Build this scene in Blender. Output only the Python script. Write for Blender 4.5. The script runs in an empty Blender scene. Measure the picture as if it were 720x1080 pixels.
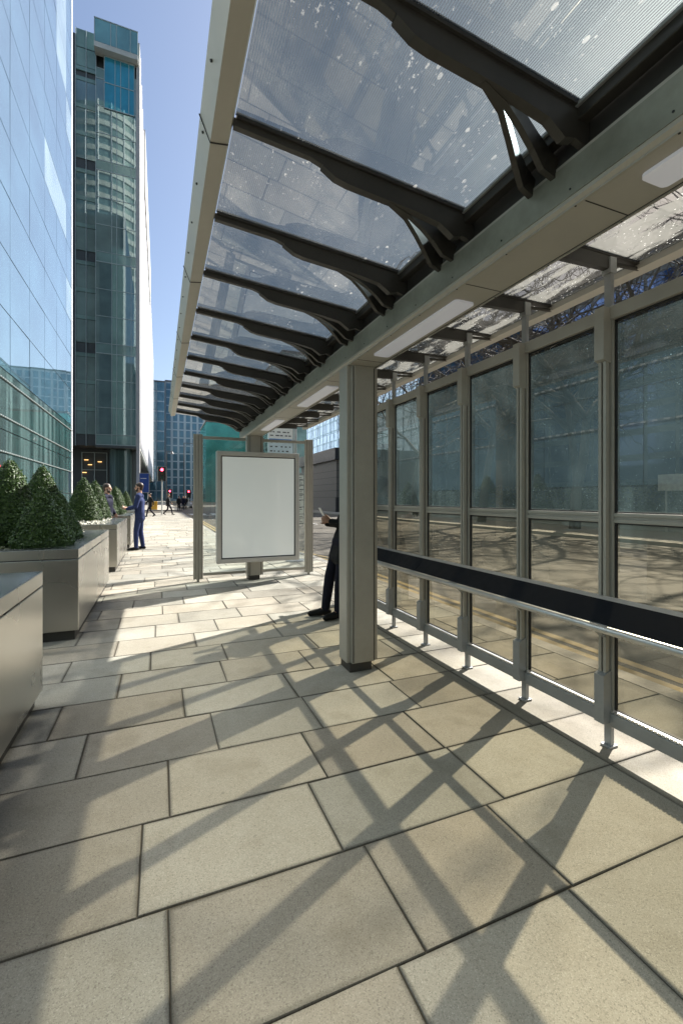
import bpy, bmesh, math, random
from mathutils import Vector, Matrix
random.seed(11)
C = bpy.context.scene.collection
R = math.radians
sc = bpy.context.scene
sc.render.engine = 'CYCLES'

# ------------------------------------------------------------------ materials
class NT:
    def __init__(s, name):
        s.m = bpy.data.materials.new(name); s.m.use_nodes = True
        s.t = s.m.node_tree; s.t.nodes.clear()
        s.out = s.n('ShaderNodeOutputMaterial')
    def n(s, typ, **kw):
        x = s.t.nodes.new(typ)
        for k, v in kw.items():
            if k.startswith('i_'):
                key = k[2:].replace('_', ' ')
                x.inputs[key].default_value = v
            else: setattr(x, k, v)
        return x
    def l(s, a, b): s.t.links.new(a, b); return b
    def pos(s, obj=True):
        if obj: return s.n('ShaderNodeTexCoord').outputs['Object']
        return s.n('ShaderNodeNewGeometry').outputs['Position']
    def noise(s, vec, scale, detail=3, rough=.55):
        x = s.n('ShaderNodeTexNoise'); x.inputs['Scale'].default_value = scale
        x.inputs['Detail'].default_value = detail; x.inputs['Roughness'].default_value = rough
        s.l(vec, x.inputs['Vector']); return x.outputs['Fac']
    def ramp(s, fac, stops):
        x = s.n('ShaderNodeValToRGB'); e = x.color_ramp.elements
        while len(e) < len(stops): e.new(.5)
        for el, (p, c) in zip(e, stops):
            el.position = p; el.color = c if len(c) == 4 else (*c, 1)
        s.l(fac, x.inputs['Fac']); return x.outputs['Color']
    def rv(s, fac, a, b, lo=0., hi=1.):
        x = s.n('ShaderNodeMapRange'); x.inputs[1].default_value = a; x.inputs[2].default_value = b
        x.inputs[3].default_value = lo; x.inputs[4].default_value = hi
        s.l(fac, x.inputs[0]); return x.outputs[0]
    def math(s, op, a, b=None):
        x = s.n('ShaderNodeMath', operation=op)
        for i, v in enumerate((a, b)):
            if v is None: continue
            if isinstance(v, (int, float)): x.inputs[i].default_value = v
            else: s.l(v, x.inputs[i])
        return x.outputs[0]
    def mixc(s, fac, a, b, mode='MIX'):
        x = s.n('ShaderNodeMix', data_type='RGBA', blend_type=mode)
        for i, v in ((0, fac), (6, a), (7, b)):
            if isinstance(v, (int, float)): x.inputs[i].default_value = v
            elif isinstance(v, tuple): x.inputs[i].default_value = (*v, 1) if len(v) == 3 else v
            else: s.l(v, x.inputs[i])
        return x.outputs[2]
    def mixs(s, fac, a, b):
        x = s.n('ShaderNodeMixShader')
        if isinstance(fac, (int, float)): x.inputs[0].default_value = fac
        else: s.l(fac, x.inputs[0])
        s.l(a, x.inputs[1]); s.l(b, x.inputs[2]); return x.outputs[0]
    def bsdf(s, col, rough=.5, metal=0., spec=.5, bump=None, bstr=.3, bdist=.01):
        p = s.n('ShaderNodeBsdfPrincipled')
        for k, v in (('Base Color', col), ('Roughness', rough), ('Metallic', metal), ('Specular IOR Level', spec)):
            if isinstance(v, (int, float)): p.inputs[k].default_value = v
            elif isinstance(v, tuple): p.inputs[k].default_value = (*v, 1)
            else: s.l(v, p.inputs[k])
        if bump is not None:
            b = s.n('ShaderNodeBump'); b.inputs['Strength'].default_value = bstr; b.inputs['Distance'].default_value = bdist
            s.l(bump, b.inputs['Height']); s.l(b.outputs[0], p.inputs['Normal'])
        return p.outputs[0]
    def schlick(s, f0, power=5.):
        lw = s.n('ShaderNodeLayerWeight'); lw.inputs['Blend'].default_value = .5
        f = s.math('POWER', lw.outputs['Facing'], power)
        return s.math('ADD', f0, s.math('MULTIPLY', f, 1-f0))
    def done(s, sh):
        s.l(sh, s.out.inputs['Surface']); return s.m

def M_plain(name, col, rough=.5, metal=0., var=.12, scale=6., spec=.5, bump=0.):
    t = NT(name); p = t.pos()
    n = t.noise(p, scale, 4); n2 = t.noise(p, scale*7, 3)
    f = t.math('ADD', t.math('MULTIPLY', n, .7), t.math('MULTIPLY', n2, .3))
    a = tuple(c*(1-var) for c in col); b = tuple(min(1, c*(1+var)) for c in col)
    c = t.ramp(f, [(.3, a), (.7, b)])
    r = t.rv(n, .3, .7, max(.02, rough*.85), min(1, rough*1.15))
    return t.done(t.bsdf(c, r, metal, spec, n2 if bump else None, bump, .005))

def M_emit(name, col, strength):
    t = NT(name); e = t.n('ShaderNodeEmission'); e.inputs[0].default_value = (*col, 1); e.inputs[1].default_value = strength
    return t.done(e.outputs[0])

def M_slab():
    t = NT('sandstone_paving'); p = t.pos(False)
    at = t.n('ShaderNodeVertexColor', layer_name='Col')
    big = t.noise(p, .9, 4); mid = t.noise(p, 6, 5, .65); fine = t.noise(p, 165, 2, .5); grit = t.noise(p, 290, 1, .5)
    c = t.mixc(t.rv(big, .35, .65), (.300, .281, .232), (.372, .350, .294))
    c = t.mixc(t.rv(mid, .40, .72, 0, .45), c, (.29, .265, .21))
    def grain(sc_):
        q = t.n('ShaderNodeTexVoronoi'); q.inputs['Scale'].default_value = sc_; t.l(p, q.inputs['Vector'])
        z = t.n('ShaderNodeSeparateColor'); t.l(q.outputs['Color'], z.inputs[0]); return z.outputs[0]
    g1 = grain(340); g2 = grain(210)
    c = t.mixc(t.rv(g1, .25, .0, 0, .42), c, (.09, .083, .066))
    c = t.mixc(t.rv(g2, .10, .0, 0, .36), c, (.08, .074, .06))
    c = t.mixc(t.rv(g1, .82, 1.0, 0, .34), c, (.60, .575, .50))
    v = t.n('ShaderNodeTexVoronoi'); v.inputs['Scale'].default_value = 7; t.l(p, v.inputs['Vector'])
    st = t.noise(p, 2.3, 4, .62)
    c = t.mixc(t.rv(st, .54, .70, 0, .38), c, (.17, .15, .11))
    spot = t.math('LESS_THAN', v.outputs['Distance'], .045)
    vg = t.n('ShaderNodeTexVoronoi'); vg.inputs['Scale'].default_value = 2.6; t.l(p, vg.inputs['Vector'])
    gum = t.math('LESS_THAN', t.math('ADD', vg.outputs['Distance'], t.math('MULTIPLY', mid, .03)), .052)
    c = t.mixc(t.math('MULTIPLY', spot, .30), c, (.15, .14, .12))
    c = t.mixc(t.math('MULTIPLY', gum, .32), c, (.10, .095, .085))
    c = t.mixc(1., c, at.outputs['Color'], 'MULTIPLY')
    h = t.math('ADD', t.math('MULTIPLY', fine, .7), t.math('MULTIPLY', grit, .5))
    return t.done(t.bsdf(c, t.rv(mid, .3, .7, .78, .92), 0, .18, h, .35, .0025))

def M_asphalt():
    t = NT('asphalt_road'); p = t.pos(False)
    big = t.noise(p, .35, 5); fine = t.noise(p, 60, 3, .7); g = t.noise(p, 160, 2, .7)
    c = t.ramp(big, [(.3, (.042, .035, .022)), (.7, (.072, .060, .040))])
    c = t.mixc(t.rv(fine, .5, .75, 0, .7), c, (.15, .13, .10))
    c = t.mixc(t.rv(g, .55, .7, 0, .5), c, (.035, .033, .03))
    return t.done(t.bsdf(c, .75, 0, .4, fine, .6, .008))

def M_glass(name, tint, ior=1.5, dust=.05, dustcol=(.75, .8, .78), speck=.4, scale=1., sstretch=(1, 1, 1)):
    """thin sheet: clear, with mirror reflection, dust film and dried rain specks"""
    t = NT(name); p = t.pos(False)
    tr = t.n('ShaderNodeBsdfTransparent'); tr.inputs[0].default_value = (*tint, 1)
    gl = t.n('ShaderNodeBsdfGlossy'); gl.inputs[0].default_value = (1, 1, 1, 1); gl.inputs['Roughness'].default_value = .01
    s = t.mixs(t.schlick(2*((ior-1)/(ior+1))**2), tr.outputs[0], gl.outputs[0])
    tl = t.n('ShaderNodeBsdfTranslucent'); tl.inputs[0].default_value = (*dustcol, 1)
    mp = t.n('ShaderNodeMapping'); mp.inputs['Scale'].default_value = sstretch; t.l(p, mp.inputs['Vector'])
    n1 = t.noise(mp.outputs[0], 1.6*scale, 5, .65)
    film = t.rv(n1, .3, .75, dust*.35, dust*1.8)
    n2 = t.noise(mp.outputs[0], 130, 2, .6); n3 = t.noise(mp.outputs[0], 9*scale, 3, .6)
    sp = t.math('MULTIPLY', t.rv(n2, .68, .74, 0, speck), t.rv(n3, .42, .62, .05, 1))
    f = t.math('MINIMUM', t.math('ADD', film, sp), 1.)
    return t.done(t.mixs(f, s, tl.outputs[0]))

def M_roofglass(name, rear=False):
    t = NT(name); p = t.pos(False)
    tr = t.n('ShaderNodeBsdfTransparent'); tr.inputs[0].default_value = (.165, .212, .225, 1) if not rear else (.15, .15, .145, 1)
    gl = t.n('ShaderNodeBsdfGlossy'); gl.inputs['Roughness'].default_value = .01
    # printed ceramic lines
    x = t.n('ShaderNodeSeparateXYZ'); t.l(p, x.inputs[0])
    sn = t.math('SINE', t.math('MULTIPLY', x.outputs['X'], 2*math.pi/.0085), None)
    line = t.rv(sn, -.25, .25, 0, .78 if not rear else .12)
    tl = t.n('ShaderNodeBsdfTranslucent'); tl.inputs[0].default_value = (.05, .06, .07, 1)
    rf = t.n('ShaderNodeBsdfRefraction'); rf.inputs[0].default_value = (.07, .07, .085, 1)
    rf.inputs['Roughness'].default_value = .36; rf.inputs['IOR'].default_value = 1.06
    frit = t.mixs(.45, tl.outputs[0], rf.outputs[0])
    s = t.mixs(line, tr.outputs[0], frit)
    # dried droplets and dirt on top, hard-edged tone bands on the rear panes
    dirt = t.n('ShaderNodeBsdfTranslucent'); dirt.inputs[0].default_value = (.42, .41, .38, 1) if not rear else (.30, .29, .26, 1)
    mp = t.n('ShaderNodeMapping'); mp.inputs['Scale'].default_value = (1, .55, 1) if not rear else (3.2, .7, 1)
    mp.inputs['Rotation'].default_value = (0, 0, R(-24)); t.l(p, mp.inputs['Vector'])
    v = t.n('ShaderNodeTexVoronoi'); v.inputs['Scale'].default_value = 22; t.l(mp.outputs[0], v.inputs['Vector'])
    n = t.noise(p, 2.2, 4, .6)
    drop = t.math('MULTIPLY', t.math('LESS_THAN', v.outputs['Distance'], .17), t.math('MULTIPLY', t.rv(n, .46, .60, 0, .42), t.rv(x.outputs['X'], .55, 1.25)))
    n1 = t.noise(mp.outputs[0], 2.6, 5, .6); n2 = t.noise(mp.outputs[0], 60, 3, .7)
    if rear:
        v2 = t.n('ShaderNodeTexVoronoi'); v2.inputs['Scale'].default_value = 34; t.l(mp.outputs[0], v2.inputs['Vector'])
        sp_ = t.math('MULTIPLY', t.math('LESS_THAN', v2.outputs['Distance'], .12), t.rv(t.noise(p, 5.1, 4), .42, .52))
        dc = t.mixc(sp_, (.17, .165, .145), (.85, .83, .77)); t.l(dc, dirt.inputs[0])
        f = t.math('ADD', t.rv(n1, .47, .53, .06, .80), sp_)
    else:
        f = t.math('ADD', t.rv(n1, .4, .8, .01, .10), t.math('MULTIPLY', t.rv(n2, .62, .68, 0, .3), t.rv(n, .45, .6)))
        f = t.math('ADD', f, drop)
    s = t.mixs(t.math('MINIMUM', f, .95), s, dirt.outputs[0])
    s = t.mixs(t.schlick(.15), s, gl.outputs[0])
    return t.done(s)

def M_curtain(name, base, refl, ior=2.0, rough=.02, wav=.0):
    t = NT(name); p = t.pos(False)
    n = t.noise(p, .35, 3)
    c = t.ramp(n, [(.3, tuple(x*.7 for x in base)), (.7, tuple(x*1.25 for x in base))])
    d = t.n('ShaderNodeBsdfDiffuse'); t.l(c, d.inputs[0])
    g = t.n('ShaderNodeBsdfGlossy'); g.inputs[0].default_value = (*refl, 1); g.inputs['Roughness'].default_value = rough
    if wav:
        b = t.n('ShaderNodeBump'); b.inputs['Strength'].default_value = wav; b.inputs['Distance'].default_value = .05
        t.l(t.noise(p, .5, 2), b.inputs['Height']); t.l(b.outputs[0], g.inputs['Normal'])
    return t.done(t.mixs(t.schlick(((ior-1)/(ior+1))**2*1.3, 3.), d.outputs[0], g.outputs[0]))

def M_streak(name, base, refl, ior, rough, wav):
    t = NT(name); p = t.pos(False); mp = t.n('ShaderNodeMapping'); mp.inputs['Scale'].default_value = (1.3, 1.3, .06); t.l(p, mp.inputs['Vector'])
    n = t.noise(mp.outputs[0], 1.1, 3)
    c = t.ramp(n, [(.32, tuple(x*.35 for x in base)), (.5, base), (.62, tuple(x*2.4 for x in base))])
    d = t.n('ShaderNodeBsdfDiffuse'); t.l(c, d.inputs[0])
    g = t.n('ShaderNodeBsdfGlossy'); g.inputs[0].default_value = (*refl, 1); g.inputs['Roughness'].default_value = rough
    return t.done(t.mixs(t.schlick(((ior-1)/(ior+1))**2*1.3, 3.), d.outputs[0], g.outputs[0]))

def M_steel(name, col, rough=.34):
    t = NT(name); p = t.pos(False)
    mp = t.n('ShaderNodeMapping'); mp.inputs['Scale'].default_value = (1.5, 1.5, 160); t.l(p, mp.inputs['Vector'])
    n = t.noise(mp.outputs[0], 3, 3); b = t.noise(p, 1.1, 2, .5)
    c = t.mixc(t.rv(b, .35, .7), tuple(x*.94 for x in col), col)
    r = t.rv(b, .3, .7, rough-.03, rough+.05)
    return t.done(t.bsdf(c, r, .97, .5))

def M_leaf(name, a, b):
    t = NT(name)
    oi = t.n('ShaderNodeNewGeometry'); f = t.noise(oi.outputs['Position'], 9, 3)
    rnd = oi.outputs['Random Per Island']
    c = t.mixc(t.math('ADD', t.math('MULTIPLY', f, .4), t.math('MULTIPLY', rnd, .6)), a, b)
    s = t.bsdf(c, .46, 0, .3)
    tl = t.n('ShaderNodeBsdfTranslucent'); t.l(c, tl.inputs[0])
    return t.done(t.mixs(.18, s, tl.outputs[0]))

def M_poster():
    t = NT('blank_backlit_poster'); p = t.pos()
    n = t.noise(p, .8, 3)
    c = t.ramp(n, [(.3, (.80, .84, .82)), (.7, (.85, .88, .86))])
    q = t.n('ShaderNodeBsdfPrincipled'); t.l(c, q.inputs['Base Color']); q.inputs['Roughness'].default_value = .25
    q.inputs['Emission Color'].default_value = (.93, 1, .97, 1); q.inputs['Emission Strength'].default_value = .045
    q.inputs['Coat Weight'].default_value = 1; q.inputs['Coat Roughness'].default_value = .01; q.inputs['Coat IOR'].default_value = 1.6
    return t.done(q.outputs[0])

def M_lamp():
    t = NT('frosted_lamp_cover'); q = t.n('ShaderNodeBsdfPrincipled'); q.inputs['Base Color'].default_value = (.8, .8, .84, 1); q.inputs['Roughness'].default_value = .3
    q.inputs['Emission Color'].default_value = (.8, .82, 1, 1); q.inputs['Emission Strength'].default_value = .035
    return t.done(q.outputs[0])

def M_dots(name, axis='Y', period=.5):
    t = NT(name); p = t.pos(False); x = t.n('ShaderNodeSeparateXYZ'); t.l(p, x.inputs[0])
    f = t.math('GREATER_THAN', t.math('SINE', t.math('MULTIPLY', x.outputs[axis], 2*math.pi/period)), .1)
    c = t.mixc(f, (.04, .055, .055), (.22, .25, .25))
    return t.done(t.bsdf(c, .5))

MAT = dict(
    slab=M_slab(), joint=M_plain('dark_joint_mortar', (.085, .07, .045), .95, var=.3, scale=20),
    asphalt=M_asphalt(), kerb=M_plain('granite_kerb', (.27, .25, .21), .75, var=.25, scale=30, bump=.3),
    earth=M_plain('pale_city_ground', (.2, .19, .17), .9, var=.2, scale=.2),
    yellow=M_plain('worn_yellow_paint', (.26, .19, .075), .7, var=.3, scale=8),
    white=M_plain('worn_white_paint', (.7, .69, .65), .7, var=.25, scale=6),
    metal=M_plain('warm_grey_painted_aluminium', (.37, .352, .305), .42, .2, var=.08, scale=3),
    cream=M_plain('cream_painted_steel', (.40, .377, .325), .45, .1, var=.06, scale=3),
    dark=M_plain('dark_bronze_painted_steel', (.040, .037, .032), .45, .2, var=.15, scale=5),
    grey=M_plain('grey_painted_steel', (.30, .31, .31), .42, .3, var=.1, scale=5),
    frame=M_plain('light_grey_display_frame', (.50, .49, .46), .4, .3, var=.06, scale=5),
    rubber=M_plain('black_rubber_gasket', (.018, .018, .018), .6, var=.2),
    pad=M_plain('dark_navy_perforated_bench_steel', (.008, .010, .014), .7, .0, spec=.15, var=.2, scale=12),
    alu=M_plain('brushed_aluminium', (.6, .6, .58), .33, .75, var=.08, scale=10),
    frost=M_lamp(),
    green=M_plain('greenish_aluminium_side', (.26, .265, .215), .38, .3, var=.22, scale=4),  # strong tone blotches stand in for shadow and reflection patches
    glass=M_glass('tinted_screen_glass', (.40, .37, .285), 1.5, .012, (.40, .50, .46), .35),
    glass_up=M_glass('darker_upper_screen_glass', (.255, .245, .205), 1.5, .030, (.34, .50, .52), .55),
    glass2=M_glass('clear_end_screen_glass', (.82, .88, .86), 1.5, .012, speck=.15),
    roof=M_roofglass('line_printed_roof_glass'), roofr=M_roofglass('banded_dirty_roof_glass', True),
    poster=M_poster(),
    steel=M_steel('brushed_bronze_steel', (.50, .485, .445), .27), steel2=M_steel('dark_polished_steel_ledge', (.36, .38, .38), .22),
    plinth=M_plain('dark_recessed_plinth', (.05, .047, .042), .5, .2),
    soil=M_plain('dark_soil', (.035, .028, .02), .95, var=.4, scale=40, bump=.8),
    leaf=M_leaf('glossy_holly_leaf', (.008, .027, .006), (.065, .118, .020)),
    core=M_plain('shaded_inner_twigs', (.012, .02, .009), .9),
    flower=M_leaf('white_flower_petal', (.7, .7, .62), (.8, .74, .6)),
    cover=M_leaf('low_green_cover', (.04, .07, .02), (.12, .12, .04)),
    f_sky=M_curtain('mirror_curtain_glass', (.05, .10, .13), (.94, .98, 1.0), 1.75, .015, .015),
    f_low=M_streak('reflection_green_glass', (.05, .075, .075), (.46, .55, .55), 1.7, .02, .03),  # dark green tone paints in the reflection of a building opposite
    f_white=M_curtain('pale_fritted_glass_panel', (.24, .30, .32), (.9, 1, 1), 2.2, .12),
    seam=M_plain('dark_facade_joint', (.05, .06, .07), .5),
    dots=M_dots('dotted_sunshade_rail', period=.26),
    t_glass=M_curtain('dark_green_tower_glass', (.12, .185, .18), (.70, .85, .84), 2.2, .01, .02),
    t_blue=M_curtain('blue_penthouse_glass', (.02, .20, .27), (.45, .85, 1.0), 2.0, .01, .02),
    t_teal=M_curtain('teal_parapet_glass', (.12, .27, .28), (.7, .95, .95), 2.0, .02),
    t_band=M_curtain('pale_green_spandrel', (.16, .25, .23), (.7, .85, .8), 1.6, .08),
    t_white=M_plain('white_metal_fins', (.80, .80, .82), .35, 0, var=.05, scale=.4),
    t_wall=M_plain('grey_stone_pier', (.36, .36, .35), .7, var=.12, scale=1.5),
    t_dark=M_plain('dark_recess_wall', (.05, .06, .06), .5, var=.2, scale=.5),
    t_frame=M_plain('pale_window_frame', (.34, .40, .39), .4, .3),
    slab_edge=M_plain('pale_floor_band', (.42, .44, .41), .6, var=.15, scale=.3),
    b_glass=M_curtain('blue_office_glass', (.04, .095, .14), (.45, .64, .76), 1.8, .03, .03),
    b_wall=M_plain('blue_grey_cladding', (.19, .25, .30), .5, var=.1, scale=.5),
    teal=M_curtain('teal_office_glass', (.03, .15, .14), (.4, .75, .7), 1.7, .04, .05),
    g_glass=M_curtain('cool_office_glass', (.05, .10, .15), (.6, .8, 1.0), 1.9, .02, .03),
    o_glass=M_curtain('navy_office_glass', (.012, .028, .08), (.22, .36, .72), 1.8, .05, .1),
    stone=M_plain('dark_stone_blocks', (.13, .12, .105), .7, var=.18, scale=3),
    stone2=M_plain('black_stone_coping', (.03, .03, .03), .5),
    bark=M_plain('grey_brown_bark', (.085, .07, .055), .9, var=.35, scale=12, bump=.5),
    hedge=M_leaf('dark_hedge_leaf', (.012, .03, .012), (.05, .08, .025)),
    black=M_plain('black_signal_housing', (.015, .015, .015), .45),
    pole=M_plain('pale_grey_pole', (.5, .5, .47), .45, .3), lamp=M_plain('black_lamp_post_paint', (.02, .022, .025), .45),
    red=M_emit('red_signal_lens', (1, .03, .06), 9), amberoff=M_plain('unlit_amber_lens', (.09, .05, .01), .3),
    greenoff=M_plain('unlit_green_lens', (.01, .05, .035), .3),
    bluesign=M_plain('blue_sign_face', (.012, .06, .28), .35), yellowbox=M_plain('yellow_plastic', (.65, .35, .03), .5),
    skin=M_plain('skin', (.50, .29, .20), .5, var=.06), skind=M_plain('deep_skin', (.30, .16, .10), .5, var=.06),
    hair=M_plain('dark_brown_hair', (.035, .018, .01), .5, var=.3, scale=60), 
    suit=M_plain('mid_blue_suit_cloth', (.030, .042, .105), .8, spec=.12, var=.15, scale=20, bump=.2),
    navy=M_plain('navy_jacket_cloth', (.010, .011, .024), .8, spec=.12, var=.2, scale=20, bump=.2),
    coat=M_plain('black_coat_cloth', (.016, .016, .017), .85, spec=.12, var=.3, scale=15, bump=.3),
    trouser=M_plain('dark_navy_trouser_cloth', (.012, .012, .020), .85, spec=.12, var=.3, scale=15, bump=.3),
    shoe=M_plain('black_shoe_leather', (.006, .006, .006), .5, spec=.25), brown=M_plain('dark_brown_shoe_leather', (.06, .025, .012), .35),
    shirt=M_plain('pale_shirt_cloth', (.6, .64, .72), .8), phone=M_plain('phone_case', (.6, .58, .55), .3),
    carsilver=M_plain('silver_car_paint', (.45, .46, .48), .3, .6), carglass=M_plain('dark_car_glass', (.02, .025, .03), .08),
    paper=M_plain('printed_paper', (.72, .72, .68), .6, var=.08, scale=30), ink=M_plain('dark_print', (.06, .06, .065), .6),
    blueink=M_plain('blue_print', (.05, .22, .55), .5), stopface=M_plain('pale_sign_enamel', (.62, .70, .76), .35, var=.1, scale=9),
    warm=M_emit('warm_lobby_lamp', (1, .55, .2), .9), 
)

# ------------------------------------------------------------------ mesh helpers
class MB:
    def __init__(s): s.b = bmesh.new()
    def box(s, x0, x1, y0, y1, z0, z1, bev=0.):
        vs = [s.b.verts.new((x, y, z)) for x in (x0, x1) for y in (y0, y1) for z in (z0, z1)]
        f = [(0,1,3,2), (4,6,7,5), (0,4,5,1), (2,3,7,6), (0,2,6,4), (1,5,7,3)]
        fs = [s.b.faces.new([vs[i] for i in q]) for q in f]
        if bev:
            es = list({e for q in fs for e in q.edges})
            bmesh.ops.bevel(s.b, geom=es, offset=bev, segments=2, affect='EDGES', profile=.5)
        return s
    def obox(s, c, ax, sz, bev=0):
        """oriented box: centre, 3 axes, half sizes"""
        m = MB().box(-sz[0], sz[0], -sz[1], sz[1], -sz[2], sz[2], bev)
        rot = Matrix((ax[0], ax[1], ax[2])).transposed().to_4x4(); rot.translation = c
        m.b.transform(rot); s.add(m); return s
    def add(s, o):
        me = bpy.data.meshes.new('t'); o.b.to_mesh(me); o.b.free(); s.b.from_mesh(me); bpy.data.meshes.remove(me); return s
    def prism(s, pts, fn0, fn1):
        """pts 2-D outline; fn0/fn1 map a 2-D point to 3-D for both ends"""
        a = [s.b.verts.new(fn0(*p)) for p in pts]; b = [s.b.verts.new(fn1(*p)) for p in pts]
        n = len(pts)
        s.b.faces.new(a); s.b.faces.new(b[::-1])
        for i in range(n): s.b.faces.new((a[i], b[i], b[(i+1) % n], a[(i+1) % n]))
        return s
    def tube(s, p0, p1, r0, r1=None, n=12, caps=True):
        p0, p1 = Vector(p0), Vector(p1); r1 = r0 if r1 is None else r1
        d = (p1-p0).normalized(); u = d.orthogonal().normalized(); v = d.cross(u)
        A, B = [], []
        for i in range(n):
            a = 2*math.pi*i/n; w = u*math.cos(a)+v*math.sin(a)
            A.append(s.b.verts.new(p0+w*r0)); B.append(s.b.verts.new(p1+w*r1))
        for i in range(n): s.b.faces.new((A[i], A[(i+1) % n], B[(i+1) % n], B[i]))
        if caps: s.b.faces.new(A[::-1]); s.b.faces.new(B)
        return s
    def ball(s, c, r, sc=(1, 1, 1), n=12, rot=None):
        m = Matrix.Translation(c) @ (rot or Matrix.Identity(4)) @ Matrix.Diagonal((*sc, 1))
        k = max(6, n*2//3); nv = s.b.verts.new; nf = s.b.faces.new
        top, bot = nv(m @ Vector((0, 0, r))), nv(m @ Vector((0, 0, -r)))
        rings = []
        for q in range(1, k):
            t_ = math.pi*q/k; z_, w_ = r*math.cos(t_), r*math.sin(t_)
            rings.append([nv(m @ Vector((w_*math.cos(2*math.pi*i/n), w_*math.sin(2*math.pi*i/n), z_))) for i in range(n)])
        for i in range(n):
            h = (i+1) % n
            nf((top, rings[0][i], rings[0][h])); nf((bot, rings[-1][h], rings[-1][i]))
            for A_, B_ in zip(rings, rings[1:]): nf((A_[i], B_[i], B_[h], A_[h]))
        return s
    def capsule(s, p0, r0, p1, r1, n=12):
        s.tube(p0, p1, r0, r1, n); s.ball(p0, r0, n=n); s.ball(p1, r1, n=n); return s
    def quad(s, *p): s.b.faces.new([s.b.verts.new(q) for q in p]); return s
    def mesh(s, name, m, smooth=False):
        bmesh.ops.recalc_face_normals(s.b, faces=s.b.faces)
        me = bpy.data.meshes.new(name); s.b.to_mesh(me); s.b.free()
        for k in (m if isinstance(m, (list, tuple)) else [m]): me.materials.append(MAT[k] if isinstance(k, str) else k)
        if smooth:
            for p in me.polygons: p.use_smooth = True
        return me
    def build(s, name, m, parent=None, smooth=False):
        o = bpy.data.objects.new(name, s.mesh(name, m, smooth)); C.objects.link(o)
        if parent: o.parent = parent
        return o

def tag(o, label=None, cat=None, group=None, kind=None):
    if label: o['label'] = label
    if cat: o['category'] = cat
    if group: o['group'] = group
    if kind: o['kind'] = kind
    return o
def thing(name, label, cat, loc=(0, 0, 0), rz=0, group=None):
    o = bpy.data.objects.new(name, None); C.objects.link(o); o.location = loc; o.rotation_euler = (0, 0, rz)
    o.empty_display_size = .1
    return tag(o, label, cat, group)
def copy_part(o, parent, loc=None, name=None):
    c = o.copy(); C.objects.link(c); c.parent = parent
    if loc is not None: c.location = loc
    if 'label' in c and parent is not None: pass
    return c
def copy_tree(o, label=None, loc=None, rz=None):
    c = o.copy(); C.objects.link(c)
    if label: c['label'] = label
    if loc is not None: c.location = loc
    if rz is not None: c.rotation_euler = (0, 0, rz)
    for ch in list(o.children):
        k = ch.copy(); C.objects.link(k); k.parent = c
        for g in list(ch.children):
            q = g.copy(); C.objects.link(q); q.parent = k
    return c

# ------------------------------------------------------------------ camera, light
H = 1.45; F = 470.; YAW = math.atan(192/F)
cam = bpy.data.cameras.new('camera'); co = bpy.data.objects.new('camera', cam); C.objects.link(co)
co.location = (0, 0, H); co.rotation_euler = (R(90), 0, -YAW)
cam.sensor_fit = 'VERTICAL'; cam.sensor_height = 36; cam.sensor_width = 24
cam.lens = F/1080*36; cam.shift_y = -15/1080; cam.clip_start = .05; cam.clip_end = 3000
sc.camera = co
EL = R(39.); AZ = math.atan2(.905, .425)      # azimuth from +Y towards +X
D = Vector((math.sin(AZ)*math.cos(EL), math.cos(AZ)*math.cos(EL), math.sin(EL)))
su = bpy.data.lights.new('sun', 'SUN'); so = bpy.data.objects.new('sun', su); C.objects.link(so)
su.energy = 5.0; su.angle = R(.55); su.color = (1, .96, .90)
so.rotation_euler = D.to_track_quat('Z', 'Y').to_euler(); so.location = (30, 20, 40)
w = bpy.data.worlds.new('World'); sc.world = w; w.use_nodes = True
bg = w.node_tree.nodes['Background']; sky = w.node_tree.nodes.new('ShaderNodeTexSky')
sky.sky_type = 'NISHITA'; sky.sun_disc = False; sky.sun_elevation = EL; sky.sun_rotation = AZ
sky.air_density = 1.; sky.dust_density = 2.2; sky.ozone_density = 1.6
w.node_tree.links.new(sky.outputs[0], bg.inputs[0]); bg.inputs[1].default_value = .071
vs = sc.view_settings; vs.view_transform = 'Standard'; vs.look = 'None'; vs.exposure = 1.55; vs.gamma = 1

# ------------------------------------------------------------------ ground
FX = -5.4           # office facade plane
def kerb_x(y):
    if y < 10.5: return 3.45
    if y > 16.5: return 2.0
    k = (y-10.5)/6; k = k*k*(3-2*k); return 3.45-1.45*k
PEND = 46.
m = MB(); m.quad((-900, -900, -.16), (900, -900, -.16), (900, 900, -.16), (-900, 900, -.16))
tag(m.build('ground', 'earth'), kind='structure')
m = MB(); m.quad((-70, -120, -.12), (15.2, -120, -.12), (15.2, 205, -.12), (-70, 205, -.12))
m.quad((15.2, 57, -.12), (120, 57, -.12), (120, 72, -.12), (15.2, 72, -.12))
tag(m.build('road', 'asphalt'), kind='structure')
# bed of joints
m = MB(); ys = [-30, -10, 0] + [10.5+.5*i for i in range(13)] + [20, 30, PEND]
for a, b in zip(ys, ys[1:]): m.quad((FX, a, -.007), (kerb_x(a)-.02, a, -.007), (kerb_x(b)-.02, b, -.007), (FX, b, -.007))
tag(m.build('pavement_bed', 'joint'), kind='structure')
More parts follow.
